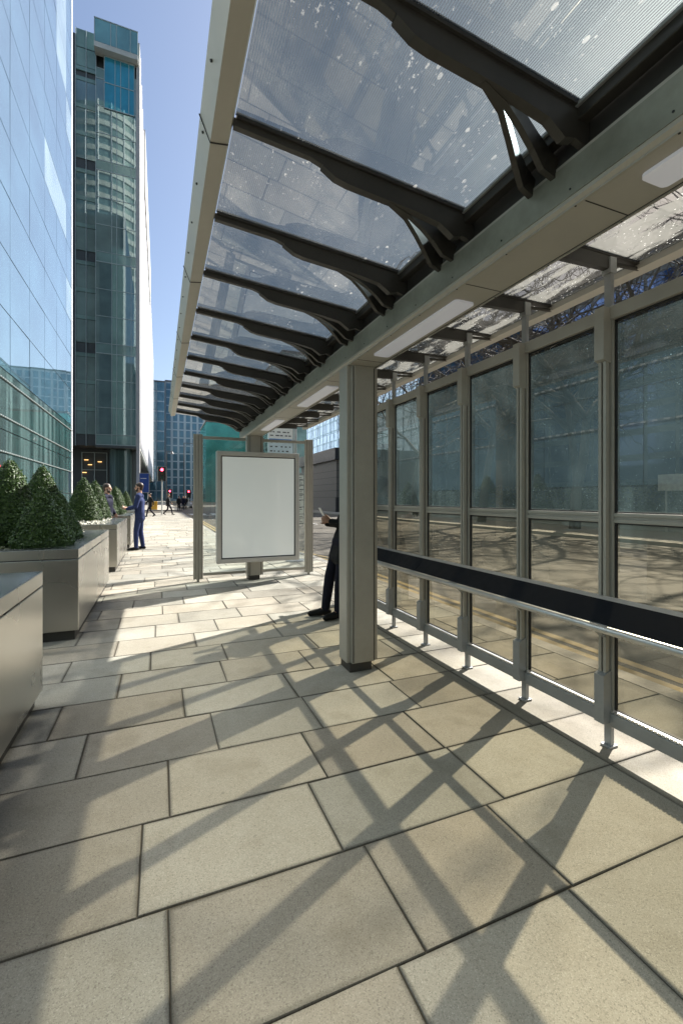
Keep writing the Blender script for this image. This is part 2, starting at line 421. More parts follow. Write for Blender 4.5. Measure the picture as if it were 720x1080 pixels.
# paving slabs, each with its own tone
bm = bmesh.new(); col = bm.loops.layers.color.new('Col')
known = {0: (-.62, .03, .79, 1.43, 2.27), 1: (-.85, -.07, .70, 1.54, 2.27), 2: (-.72, .045, .81, 1.53, 2.2), -1: (-.75, -.05, .684, 1.4, 2.27)}
P = .4755; Y0 = 1.215; g = .0022
rs = random.Random(5)
for k in range(-20, 95):
    y0 = Y0+k*P; y1 = y0+P
    if y1 > PEND: break
    xe = min(kerb_x(y0), kerb_x(y1))-.02
    xs = list(known.get(k, ()))
    if not xs:
        x = -.7 + rs.uniform(-.1, .1) + (k % 2)*.36
        xs = [x]
        while xs[-1] < 1.6: xs.append(xs[-1]+rs.choice((.64, .72, .78, .86)))
        if xs[-1] < 2.0: xs.append(2.25)
        xs = [q for q in xs if q < 2.08] + [2.25]
    x = xs[0]
    while x > FX+.5: x -= rs.choice((.6, .72, .8)); xs.insert(0, x)
    xs[0] = FX+.01
    x = xs[-1]
    while x < xe-.4: x += rs.choice((.6, .7, .8)); xs.append(x)
    xs = [q for q in xs if q < xe-.15] + [xe]
    for a, b in zip(xs, xs[1:]):
        x0, x1, Ya, Yb = a+g, b-g, y0+g, y1-g
        jj = [rs.uniform(-.0025, .0025) for _ in range(8)]
        zt = rs.uniform(-.0012, .0008); ch = .0032
        lo = [(x0+jj[0], Ya+jj[1]), (x1+jj[2], Ya+jj[3]), (x1+jj[4], Yb+jj[5]), (x0+jj[6], Yb+jj[7])]
        hi = [(x0+ch+jj[0], Ya+ch+jj[1]), (x1-ch+jj[2], Ya+ch+jj[3]), (x1-ch+jj[4], Yb-ch+jj[5]), (x0+ch+jj[6], Yb-ch+jj[7])]
        L = [bm.verts.new((*q, -.012)) for q in lo]; Mv = [bm.verts.new((*q, -.005+zt)) for q in lo]; T = [bm.verts.new((*q, zt)) for q in hi]
        it = .013
        N1 = [(x0+ch+it+rs.uniform(-.005, .006), Ya+ch+it+rs.uniform(-.005, .006)), (x1-ch-it+rs.uniform(-.006, .005), Ya+ch+it+rs.uniform(-.005, .006)), (x1-ch-it+rs.uniform(-.006, .005), Yb-ch-it+rs.uniform(-.006, .005)), (x0+ch+it+rs.uniform(-.005, .006), Yb-ch-it+rs.uniform(-.006, .005))]
        N_ = [bm.verts.new((*q, zt)) for q in N1]
        fs = [bm.faces.new(N_)]
        for i in range(4): fs.append(bm.faces.new((T[i], T[(i+1) % 4], N_[(i+1) % 4], N_[i])))
        inner = set(N_)
        for i in range(4):
            j = (i+1) % 4
            fs.append(bm.faces.new((L[i], L[j], Mv[j], Mv[i]))); fs.append(bm.faces.new((Mv[i], Mv[j], T[j], T[i])))
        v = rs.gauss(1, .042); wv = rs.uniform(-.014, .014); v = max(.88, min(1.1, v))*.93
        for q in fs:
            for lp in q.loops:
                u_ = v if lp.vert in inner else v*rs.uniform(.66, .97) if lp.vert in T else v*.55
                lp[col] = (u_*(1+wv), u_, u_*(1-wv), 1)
me = bpy.data.meshes.new('pavement'); bm.to_mesh(me); bm.free(); me.materials.append(MAT['slab'])
o = bpy.data.objects.new('pavement', me); C.objects.link(o); tag(o, kind='structure')
# kerb
m = MB(); ys = [-30, -10, 0, 5] + [10.5+.5*i for i in range(13)] + [20, 25, 30, 35, 40, PEND]
for a, b in zip(ys, ys[1:]):
    xa, xb = kerb_x(a), kerb_x(b)
    m.prism([(-.03, -.14), (.15, -.14), (.15, -.01), (.14, .003), (-.03, .003)], lambda x, z, xa=xa, a=a: (xa+x, a, z), lambda x, z, xb=xb, b=b: (xb+x, b, z))
m.box(FX, 2.12, PEND, PEND+.16, -.14, .003)
tag(m.build('kerb', 'kerb'), kind='structure')
# yellow lines
m = MB()
for off in (.42, .62):
    for a, b in zip(ys, ys[1:]): m.quad((kerb_x(a)+off, a, -.116), (kerb_x(a)+off+.11, a, -.116), (kerb_x(b)+off+.11, b, -.116), (kerb_x(b)+off, b, -.116))
tag(m.build('yellow_road_lines', 'yellow'), kind='structure')
m = MB()
for k in range(5, 9): m.quad((8.6, k*5., -.116), (8.72, k*5., -.116), (8.72, k*5.+2, -.116), (8.6, k*5.+2, -.116))
for k in range(12): m.quad((2.6+k*1., 43, -.116), (3.1+k*1., 43, -.116), (3.1+k*1., 45.6, -.116), (2.6+k*1., 45.6, -.116))
m.quad((2.5, 41, -.116), (8.4, 41, -.116), (8.4, 41.3, -.116), (2.5, 41.3, -.116))
tag(m.build('white_road_lines', 'white'), kind='structure')
# far pavement
m = MB(); m.box(15.2, 40, -80, 57, -.14, 0); tag(m.build('far_pavement', 'kerb'), kind='structure')
m = MB(); m.box(-70, 2.4, 57.5, 205, -.14, 0); tag(m.build('corner_pavement', 'kerb'), kind='structure')

# ------------------------------------------------------------------ bus shelter
XS = 2.43; PY = .645; YM = 1.82
MY = [YM+PY*k for k in range(-5, 7)]          # mullions
RY = [YM+PY*k for k in range(-5, 11)]         # rafters
ZR = lambda x: 2.975-.098*(min(x, 1.40)-.27)
S = thing('bus_shelter', 'long bus shelter of warm grey metal with glazed roof, tall rear screen and perch rail', 'bus shelter', (1.58, 3.5, 0))
SO = Vector((-1.58, -3.5, 0))
def sp(mb, name, m, parent=None, smooth=False):     # a shelter part, modelled in world coordinates
    o = mb.build(name, m, S if parent is None else parent, smooth)
    if parent is None: o.location = SO
    return o
YA, YB = RY[0]-.1, RY[-1]+.32
def sl(pts, y0, y1): return MB().prism(pts, lambda x, z: (x, y0, z), lambda x, z: (x, y1, z))
# columns
def column(yc, name='column'):
    m = MB()
    m.box(1.475, 1.685, yc-.115, yc+.115, .075, 2.56, .004)                         # core
    for x0, x1 in ((1.437, 1.472), (1.688, 1.723)): m.box(x0, x1, yc-.085, yc+.085, .075, 2.55, .008)
    for x0, x1 in ((1.468, 1.482), (1.678, 1.692)): m.box(x0, x1, yc-.10, yc+.10, .08, 2.549)
    m.box(1.495, 1.665, yc-.122, yc+.122, .08, 2.549, .004)
    c = sp(m, name, 'metal')
    sp(MB().box(1.46, 1.66, yc-.10, yc+.10, .0, .078, .004), 'plinth', 'plinth', c)
    d = MB()
    for x in (1.4848, 1.6752): d.box(x-.0035, x+.0035, yc-.117, yc+.117, .085, 2.54)
    sp(d, 'groove', 'rubber', c)
    return c
column(3.49); column(8.0); column(-1.05)
# beam
bb = sl([(1.42, 2.56), (1.44, 2.55), (1.695, 2.55), (1.715, 2.56), (1.715, 2.70), (1.69, 2.73), (1.45, 2.73), (1.42, 2.72)], YA, YB)
beam = sp(bb, 'beam', 'cream')
sp(MB().box(1.4155, 1.4195, YA, YB, 2.575, 2.705), 'side_cover', 'green', beam)
lm = MB()
lm.box(1.437, 1.449, YA, YB, 2.544, 2.552); lm.box(1.69, 1.70, YA, YB, 2.544, 2.552)
sp(lm, 'trim_strip', 'metal', beam)
dj = MB()
for k in range(-1, 5):
    yb = 2.04+k*2.045
    for y in (yb-.16, yb+1.19): 
        if YA < y < YB: dj.box(1.452, 1.688, y-.002, y+.002, 2.5485, 2.553)
dj.box(1.4505, 1.4535, YA, YB, 2.5485, 2.553); dj.box(1.685, 1.688, YA, YB, 2.5485, 2.553)
for k in range(28):
    y = YA+.2+k*.36
    for x in (1.443, 1.694): dj.tube((x, y, 2.5425), (x, y, 2.546), .004, n=8)
    dj.tube((1.413, y, 2.60), (1.418, y, 2.60), .004, n=8)
sp(dj, 'panel_joint', 'rubber', beam)
for k in range(-1, 4):
    yb = 2.04+k*2.045
    y0, y1 = max(yb, YA+.1), min(yb+1.03, YB-.1)
    if abs(y0-3.49) < .0: continue
    m = MB(); oc = [(cx+.022*math.cos(a), cy+.022*math.sin(a)) for cx, cy, a0 in ((1.623, y1-.022, 0), (1.537, y1-.022, 90), (1.537, y0+.022, 180), (1.623, y0+.022, 270)) for a in [R(a0+15*q) for q in range(7)]]
    m.prism(oc, lambda x, y: (x, y, 2.538), lambda x, y: (x, y, 2.5495))
    sp(m, 'lamp_cover', 'frost', beam)
# glass channel beside the beam
for x0, x1, zz in ((1.39, 1.44, 0), (1.70, 1.75, 0)):
    z = ZR((x0+x1)/2)
    sp(MB().box(x0, x1, YA, YB, z-.055, z-.006, .004), 'roof_channel', 'dark')
    sp(MB().box(x0-.012, x1+.012, YA, YB, z-.014, z-.002), 'channel_lip', 'grey')
sp(MB().box(1.452, 1.466, YA, YB, 2.731, ZR(1.45)-.02), 'upstand_plate', 'dark')
sp(MB().box(1.685, 1.699, YA, YB, 2.731, ZR(1.45)-.02), 'upstand_plate', 'dark')
# front fascia
sp(sl([(.155, 3.02), (.195, 2.92), (.265, 2.93), (.275, 2.957), (.275, 2.995), (.19, 3.035)], YA, YB), 'front_fascia', 'cream')
fj = MB()
for k in range(6):
    y = .62+1.29*k; fj.prism([(.150, 3.022), (.194, 2.9165), (.267, 2.927), (.267, 2.935), (.20, 2.925), (.16, 3.025)], lambda x, z, y=y: (x, y-.0025, z), lambda x, z, y=y: (x, y+.0025, z))
for k in range(30):
    y = YA+.15+.33*k; fj.tube((.165, y, 2.978), (.18, y, 2.984), .005, n=8)
sp(fj, 'fascia_joint', 'rubber')
# rear fascia
zr = ZR(2.55)
sp(sl([(2.66, zr-.04), (2.75, zr-.04), (2.76, zr-.02), (2.76, zr+.03), (2.66, zr+.012)], YA, YB), 'rear_fascia', 'cream')
# roof panes
for i, (a, b) in enumerate(zip([YA]+RY, RY+[YB])):
    if b-a < .15: a_, b_ = a, b
    a_, b_ = a+.018, b-.018
    for x0, x1, mt in ((.28, 1.405, 'roof'), (1.735, 2.665, 'roofr')):
        m = MB()
        m.quad((x0, a_, ZR(x0)), (x1, a_, ZR(x1)), (x1, b_, ZR(x1)), (x0, b_, ZR(x0)))
        sp(m, 'roof_pane' if mt == 'roof' else 'rear_roof_pane', mt)
# rafters
def rafter_mesh(y):
    m = MB(); t = .013
    pts = [(.275, ZR(.275)-.006), (.275, ZR(.275)-.038), (.60, ZR(.60)-.040), (.65, ZR(.65)-.052), (.71, ZR(.71)-.082),
           (.77, ZR(.77)-.090), (1.12, ZR(1.12)-.092), (1.25, ZR(1.25)-.102), (1.325, ZR(1.325)-.142), (1.375, 2.742), (1.445, 2.722), (1.45, 2.80), (1.44, ZR(1.44)-.006)]
    m.prism(pts, lambda x, z: (x, y-t, z), lambda x, z: (x, y+t, z))
    # lower edge flange
    low = pts[3:10]
    for (xa, za), (xb, zb) in zip(low, low[1:]):
        m.prism([(xa, za), (xb, zb), (xb, zb-.007), (xa, za-.007)], lambda x, z: (x, y-.018, z), lambda x, z: (x, y+.018, z))
    # forked arms spreading along the beam
    for sgn, spread in ((1, .12), (1, .235)):
        path = [(.98, 0.0, ZR(1.0)-.072), (1.10, spread*.22, ZR(1.1)-.075), (1.20, spread*.52, ZR(1.2)-.082), (1.29, spread*.78, ZR(1.29)-.098), (1.36, spread*.93, ZR(1.36)-.125), (1.425, spread, 2.725)]
        up = [Vector((x, y+sgn*q, z)) for x, q, z in path]
        hw = (.026, .028, .032, .040, .05, .04)
        prev = None
        for k, c_ in enumerate(up):
            d_ = (up[min(k+1, 5)]-up[max(k-1, 0)]).normalized(); sd = d_.cross(Vector((0, 0, 1))).normalized(); u2 = sd.cross(d_)
            ring = [m.b.verts.new(c_+sd*a+u2*b*hw[k]) for a, b in ((-.011, -1), (.011, -1), (.011, 1), (-.011, 1))]
            if prev:
                for q in range(4): m.b.faces.new((prev[q], prev[(q+1) % 4], ring[(q+1) % 4], ring[q]))
            else: m.b.faces.new(ring)
            prev = ring
        m.b.faces.new(prev[::-1])
    # thin top bar under the glass joint
    m.prism([(.285, ZR(.285)-.012), (1.40, ZR(1.40)-.012), (1.40, ZR(1.40)+.012), (.285, ZR(.285)+.012)], lambda x, z: (x, y-.024, z), lambda x, z: (x, y+.024, z))
    return m
r0 = sp(rafter_mesh(RY[0]), 'rafter', 'dark')
for y in RY[1:]:
    c = r0.copy(); C.objects.link(c); c.parent = S; c.location = SO+Vector((0, y-RY[0], 0))
def rear_rafter_mesh(y):
    m = MB(); t = .018
    pts = [(1.71, ZR(1.71)-.012), (1.71, ZR(1.71)-.15), (1.80, ZR(1.8)-.105), (XS+.02, ZR(XS)-.085), (XS+.02, ZR(XS)-.012)]
    m.prism(pts, lambda x, z: (x, y-t, z), lambda x, z: (x, y+t, z))
    m.prism([(1.75, ZR(1.75)-.012), (2.67, ZR(2.52)-.012), (2.67, ZR(2.52)+.012), (1.75, ZR(1.75)+.012)], lambda x, z: (x, y-.022, z), lambda x, z: (x, y+.022, z))
    m.tube((XS, y, ZR(XS)-.045), (2.68, y, ZR(2.53)-.03), .012, n=8)
    return m
r1 = sp(rear_rafter_mesh(RY[0]), 'rear_rafter', 'dark')
for y in RY[1:]:
    c = r1.copy(); C.objects.link(c); c.parent = S; c.location = SO+Vector((0, y-RY[0], 0))
# rear screen: mullions
def mullion(y, last):
    m = MB()
    m.box(XS-.02, XS+.02, y-.040, y-.012, .20, 2.48, .003); m.box(XS-.02, XS+.02, y+.012, y+.040, .20, 2.48, .003)
    p = sp(m, 'mullion', 'metal')
    sp(MB().box(XS-.012, XS+.012, y-.0125, y+.0125, .2, 2.48), 'gasket', 'rubber', p)
    # box housings with sloped ends, slide bar, foot and hanger
    h = MB(); h2 = MB()
    h.prism([(XS-.085, 2.245), (XS-.022, 2.225), (XS-.022, 2.545), (XS-.085, 2.545)], lambda x, z: (x, y-.03, z), lambda x, z: (x, y+.03, z))
    h2.prism([(XS-.085, .155), (XS-.022, .155), (XS-.022, .455), (XS-.085, .430)], lambda x, z: (x, y-.03, z), lambda x, z: (x, y+.03, z))
    sp(h, 'top_housing', 'metal', p); sp(h2, 'bottom_housing', 'grey', p)
    b = MB(); b.box(XS-.058, XS-.03, y-.024, y-.006, .43, 2.24); b.box(XS-.058, XS-.03, y+.006, y+.024, .43, 2.24)
    b.box(XS-.034, XS-.026, y-.006, y+.006, .43, 2.24)
    sp(b, 'slide_bar', 'metal', p)
    f = MB(); f.box(XS-.012, XS+.012, y-.022, y+.022, .012, .2); f.box(XS-.035, XS+.035, y-.03, y+.03, .001, .013, .002)
    sp(f, 'foot', 'grey', p)
    k = MB(); k.box(XS-.012, XS+.012, y-.022, y+.022, 2.545, ZR(XS)-.05); k.box(XS-.026, XS+.026, y-.028, y+.028, ZR(XS)-.11, ZR(XS)-.02)
    sp(k, 'hanger', 'grey', p)
for y in MY: mullion(y, y == MY[-1])
y0, y1 = MY[0]-.04, MY[-1]+.04
sp(MB().box(XS-.034, XS+.034, y0, y1, 2.475, 2.552, .004), 'top_rail', 'metal')
t = MB(); t.box(XS-.034, XS+.034, y0, y1, .135, .212, .003)
for k in range(60):
    yy = y0+.1+k*.13
    if yy < y1: t.tube((XS-.0365, yy, .17), (XS-.033, yy, .17), .0035, n=6)
br = sp(t, 'bottom_rail', 'grey')
rm = MB()
n = int((y1-y0)/.02)
for k in range(n): rm.box(XS-.028, XS-.021, y0+k*.02, y0+k*.02+.013, .213, .226)
sp(rm, 'drain_grille', 'alu', br)
for a, b in zip(MY, MY[1:]):
    mr = MB(); mr.box(XS-.02, XS+.02, a+.041, b-.041, 1.342, 1.362, .003); mr.box(XS-.02, XS+.02, a+.041, b-.041, 1.306, 1.328, .003); mr.box(XS-.012, XS+.012, a+.041, b-.041, 1.329, 1.341)
    sp(mr, 'mid_rail', 'metal')
    for z0, z1 in ((.229, 1.303), (1.365, 2.472)):
        sp(MB().quad((XS, a+.041, z0), (XS, b-.041, z0), (XS, b-.041, z1), (XS, a+.041, z1)), 'screen_pane', 'glass' if z0 < 1 else 'glass_up')
    gk = MB()
    for z0, z1 in ((.228, .234), (1.298, 1.305), (1.363, 1.370), (2.466, 2.474)): gk.box(XS-.008, XS+.008, a+.041, b-.041, z0, z1)
    for yy in (a+.041, b-.049): gk.box(XS-.008, XS+.008, yy, yy+.008, .235, 1.297); gk.box(XS-.008, XS+.008, yy, yy+.008, 1.371, 2.465)
    sp(gk, 'pane_gasket', 'rubber')
# perch rail
A = Vector((2.375, 0, .886)); B = Vector((2.205, 0, .742)); dv = (B-A).normalized(); nv = Vector((-dv.z, 0, dv.x))
if nv.z < 0: nv = -nv
def strip(s0, s1, h0, h1, name, mt, parent=None, ya=None, yb=None):
    L = (B-A).length
    pts = [A+dv*s0+nv*h0, A+dv*s1+nv*h0, A+dv*s1+nv*h1, A+dv*s0+nv*h1]
    return sp(sl([(p.x, p.z) for p in pts], y0 if ya is None else ya, y1 if yb is None else yb), name, mt, parent)
LB = (B-A).length
pr = strip(.0, LB-.01, -.018, .0, 'perch_rail', 'alu')
ys_ = [y0, MY[3]+.02, MY[8]-.12, y1]
for a, b in zip(ys_, ys_[1:]): strip(.034, LB-.030, .0, .007, 'bench_pad', 'pad', pr, a+.003, b-.003)
sp(MB().tube((B.x, y0, B.z), (B.x, y1, B.z), .021, n=16), 'edge_tube', 'alu', pr, True)
for y in MY:
    bk = MB(); bk.prism([(XS-.03, .62), (XS-.03, .85), (2.37, .862), (2.24, .745), (2.27, .735)], lambda x, z: (x, y-.02, z), lambda x, z: (x, y+.02, z))
    sp(bk, 'bracket', 'grey', pr)
# end screen across the far end
YE = 8.06
es = MB()
def end_post(xc):
    m = MB()
    for dx, wd, dy in ((-.062, .030, .028), (-.018, .036, .036), (.030, .036, .036), (.070, .022, .026)): m.box(xc+dx-wd/2, xc+dx+wd/2, YE-dy, YE+dy, .045, 2.55, .003)
    m.box(xc-.02, xc+.02, YE-.02, YE+.02, .0, .05); m.box(xc-.075, xc+.075, YE-.015, YE+.015, .05, 2.54)
    return sp(m, 'end_post', 'metal')
end_post(.62); end_post(2.62)
for a, b in ((.71, 1.43), (1.73, 2.54)):
    for za, zb in ((2.47, 2.52), (.10, .15)): sp(MB().box(a, b, YE-.018, YE+.018, za, zb, .003), 'end_rail', 'metal')
for a, b in ((.71, 1.43), (1.73, 2.54)):
    sp(MB().quad((a, YE, .15), (b, YE, .15), (b, YE, 2.47), (a, YE, 2.47)), 'end_pane', 'glass2')

# ------------------------------------------------------------------ advertising panel
ad = thing('advertising_panel', 'blank white advertising panel in a grey metal frame at the far end of the shelter', 'advert panel', (1.6, 7.72, 0))
x0, x1, z0, z1 = -.715, .715, .345, 2.235
m = MB(); fw = .075
m.box(x0, x0+fw, -.07, .07, z0, z1, .012); m.box(x1-fw, x1, -.07, .07, z0, z1, .012)
m.box(x0+fw-.004, x1-fw+.004, -.066, .07, z0, z0+fw, .008); m.box(x0+fw-.004, x1-fw+.004, -.066, .07, z1-fw, z1, .008)
m.box(x0+.02, x1-.02, -.02, .066, z0+.02, z1-.02)
m.build('display_frame', 'frame', ad)
m = MB(); a, b, c, d = x0+fw+.004, x1-fw-.004, z0+fw+.004, z1-fw-.004
for q in ((a, a+.012, c, d), (b-.012, b, c, d), (a+.012, b-.012, c, c+.012), (a+.012, b-.012, d-.012, d)): m.box(q[0], q[1], -.052, -.022, q[2], q[3])
m.build('seal', 'rubber', ad)
MB().box(a+.013, b-.013, -.046, -.022, c+.013, d-.013).build('poster', 'poster', ad)
m = MB(); m.box(-.30, .30, .06, .11, .5, 2.0); m.box(-.1, .1, .10, .175, .6, 1.9); m.build('mounting_bracket', 'metal', ad)

# ------------------------------------------------------------------ planters
GP = 'steel planters along the pavement'
def topiary(h, r, n, seed):
    rr = random.Random(seed); m = MB()
    def rad(t):      # t 0 bottom..1 top
        return r*min(1, .80+t*1.2)*(1-max(0, t-.08)/.92)**.72
    bump = [(rr.uniform(0, 6.28), rr.uniform(.1, .95), rr.uniform(-.05, .05)) for _ in range(26)]
    for _ in range(n):
        t = 1-math.sqrt(rr.uniform(0, 1)); a = rr.uniform(0, 2*math.pi)
        k = 1+sum(v*math.exp(-((math.cos(a-pa)-1)**2*3+(t-pt)**2*60)) for pa, pt, v in bump)
        depth = 1-abs(rr.gauss(0, .05)); q = rad(t)*k*depth+rr.gauss(0, .004)
        if rr.random() < .05: q += rr.uniform(.01, .035)
        p = Vector((q*math.cos(a), q*math.sin(a), t*h + rr.gauss(0, .008)))
        nrm = Vector((math.cos(a), math.sin(a), .45)) + Vector((rr.gauss(0, .5), rr.gauss(0, .5), rr.gauss(0, .5))); nrm.normalize()
        u = nrm.orthogonal().normalized(); u.rotate(Matrix.Rotation(rr.uniform(0, 6.28), 3, nrm)); v = nrm.cross(u)
        s = rr.uniform(.0085, .0145)
        m.quad(p-u*s*1.5, p-v*s*.75+u*s*.1, p+u*s*1.5+nrm*s*.3, p+v*s*.75+u*s*.1)
    leaf = m.mesh('foliage', 'leaf')
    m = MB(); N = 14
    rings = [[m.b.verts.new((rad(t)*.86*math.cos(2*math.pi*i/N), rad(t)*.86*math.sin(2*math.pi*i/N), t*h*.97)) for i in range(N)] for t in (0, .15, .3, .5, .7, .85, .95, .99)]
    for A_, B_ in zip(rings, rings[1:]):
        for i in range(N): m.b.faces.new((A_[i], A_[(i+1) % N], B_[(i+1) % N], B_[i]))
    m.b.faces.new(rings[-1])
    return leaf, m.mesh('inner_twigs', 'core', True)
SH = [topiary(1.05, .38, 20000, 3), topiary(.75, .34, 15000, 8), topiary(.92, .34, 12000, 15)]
stem = MB().tube((0, 0, -.12), (0, 0, .25), .03, .022, 8).mesh('stem', 'bark')
def shrub(kind, x, y, z, sc_, label, rz):
    o = thing('topiary_shrub', label, 'shrub', (x, y, z), rz, 'clipped shrubs in the planters')
    o.scale = (sc_, sc_, sc_)
    for nm, me_ in (('foliage', SH[kind][0]), ('inner_twigs', SH[kind][1]), ('stem', stem)):
        c = bpy.data.objects.new(nm, me_); C.objects.link(c); c.parent = o
    return o
PW, PL, PH = 1.5, 2.95, .93
def planter_proto():
    m = MB()
    m.box(-PW, 0, 0, PL, .10, PH-.105, .006)
    root = thing('steel_planter', '', 'planter', (-.76, 5.22, 0), 0, GP)
    m.build('body', 'steel', root)
    m = MB(); m.box(-PW+.04, -.04, .04, PL-.04, 0, .101); m.build('plinth', 'plinth', root)
    m = MB(); m.box(-PW+.01, -.01, .01, PL-.01, PH-.106, PH-.096); m.build('shadow_gap', 'rubber', root)
    m = MB(); i0, i1 = .30, .22
    zz0, zz1 = PH-.096, PH
    m.box(-i0, 0, 0, PL, zz0, zz1, .004); m.box(-PW, -PW+i1, 0, PL, zz0, zz1, .004)
    m.box(-PW+i1-.001, -i0+.001, 0, i1, zz0, zz1-.0005, .004); m.box(-PW+i1-.001, -i0+.001, PL-i1, PL, zz0, zz1-.0005, .004)
    m.build('rim', 'steel', root)
    m = MB(); m.quad((-i0+.002, .004, zz1+.0015), (-.004, .004, zz1+.0015), (-.004, PL-.004, zz1+.0015), (-i0+.002, PL-.004, zz1+.0015))
    m.quad((-PW+.004, .004, zz1+.0015), (-PW+i1-.002, .004, zz1+.0015), (-PW+i1-.002, PL-.004, zz1+.0015), (-PW+.004, PL-.004, zz1+.0015))
    m.quad((-PW+i1, .004, zz1+.0015), (-i0, .004, zz1+.0015), (-i0, i1-.002, zz1+.0015), (-PW+i1, i1-.002, zz1+.0015))
    m.quad((-PW+i1, PL-i1+.002, zz1+.0015), (-i0, PL-i1+.002, zz1+.0015), (-i0, PL-.004, zz1+.0015), (-PW+i1, PL-.004, zz1+.0015))
    m.build('ledge_top', 'steel2', root)
    m = MB(); rr = random.Random(2); nx, ny = 12, 28
    g_ = [[m.b.verts.new((-PW+i1+(PW-i0-i1)*i/nx, i1+(PL-2*i1)*j/ny, PH-.05+rr.uniform(-.015, .02))) for j in range(ny+1)] for i in range(nx+1)]
    for i in range(nx):
        for j in range(ny): m.b.faces.new((g_[i][j], g_[i+1][j], g_[i+1][j+1], g_[i][j+1]))
    m.build('soil', 'soil', root, True)
    return root
pl = planter_proto()
PLAB = ['brushed steel planter nearest the camera, cut off by the left edge, bare ledge',
        'brushed steel planter with four dense dark clipped shrubs, second along the pavement',
        'brushed steel planter with two clipped shrubs and white flowers, third along the pavement',
        'steel planter with clipped shrubs directly behind the man in the blue suit',
        'distant steel planter partly hidden by the man in the blue suit, fifth of the row',
        'small distant steel planter at the far end of the row near the crossing']
PYS = [.76, 5.22, 9.72, 14.2, 18.7, 23.2]
for i, y in enumerate(PYS):
    if i == 1: pl['label'] = PLAB[1]
    else: copy_tree(pl, PLAB[i], (-.76, y, 0))
ZS = PH-.06
shrub(0, -1.60, 6.25, ZS, .98, 'tall leafy clipped cone at the left edge of the photo, behind a lower dark one', .4)
shrub(0, -1.55, 7.55, ZS, 1.0, 'tall sunlit clipped cone at the far right corner of the second planter', 2.1)
shrub(1, -1.17, 5.72, ZS, .92, 'low dark clipped shrub in front corner of the second planter, mostly in shade', 1.0)
shrub(1, -1.20, 6.62, ZS, .90, 'low clipped shrub with a sunlit right side, front of the second planter', 3.0)
shrub(0, -1.75, .95+.6, ZS, .95, 'clipped cone in the nearest planter outside the left edge', 5.0)
shrub(2, -1.45, 10.6, ZS, 1.1, 'wide clipped cone left in the flower planter, nearer the camera', .9)
shrub(2, -1.40, 11.9, ZS, 1.08, 'clipped cone beside the man in the navy jacket, right in the flower planter', 4.0)
shrub(2, -1.50, 15.1, ZS, 1.1, 'clipped cone just right of the navy jacket man head', 2.7)
shrub(2, -1.35, 16.6, ZS, 1.05, 'clipped cone just left of the blue suited man head', 5.5)
shrub(2, -1.5, 19.6, ZS, 1.05, 'distant clipped cone hidden largely behind the man in the blue suit', 1.5)
shrub(2, -1.5, 24.1, ZS, 1.0, 'farthest clipped cone near the end of the planter row', 3.5)
def ground_cover(name, mt, label, cat, x0, x1, y0, y1, z, n, s0, s1, hh, seed):
    rr = random.Random(seed); m = MB()
    for _ in range(n):
        p = Vector((rr.uniform(x0, x1), rr.uniform(y0, y1), z+rr.uniform(0, hh)))
        nrm = Vector((rr.gauss(0, .6), rr.gauss(0, .6), 1)).normalized(); u = nrm.orthogonal().normalized(); u.rotate(Matrix.Rotation(rr.uniform(0, 6.28), 3, nrm)); v = nrm.cross(u)
        s = rr.uniform(s0, s1); m.quad(p-u*s, p-v*s*.8, p+u*s, p+v*s*.8)
    return tag(m.build(name, mt), label, cat, kind='stuff')
ground_cover('ground_cover', 'cover', 'low green and rust planting round the shrubs in the second planter', 'planting', -1.98, -1.07, 5.46, 7.9, ZS, 2600, .010, .022, .07, 4)
ground_cover('flowers', 'flower', 'small white flowers spilling over the edge of the third planter', 'flowers', -1.5, -1.0, 9.9, 11.3, ZS, 900, .012, .026, .13, 5)
ground_cover('flowers', 'flower', 'scattered cream flowers at the back edge of the second planter', 'flowers', -1.45, -1.07, 7.2, 7.95, ZS+.03, 160, .010, .02, .06, 6)

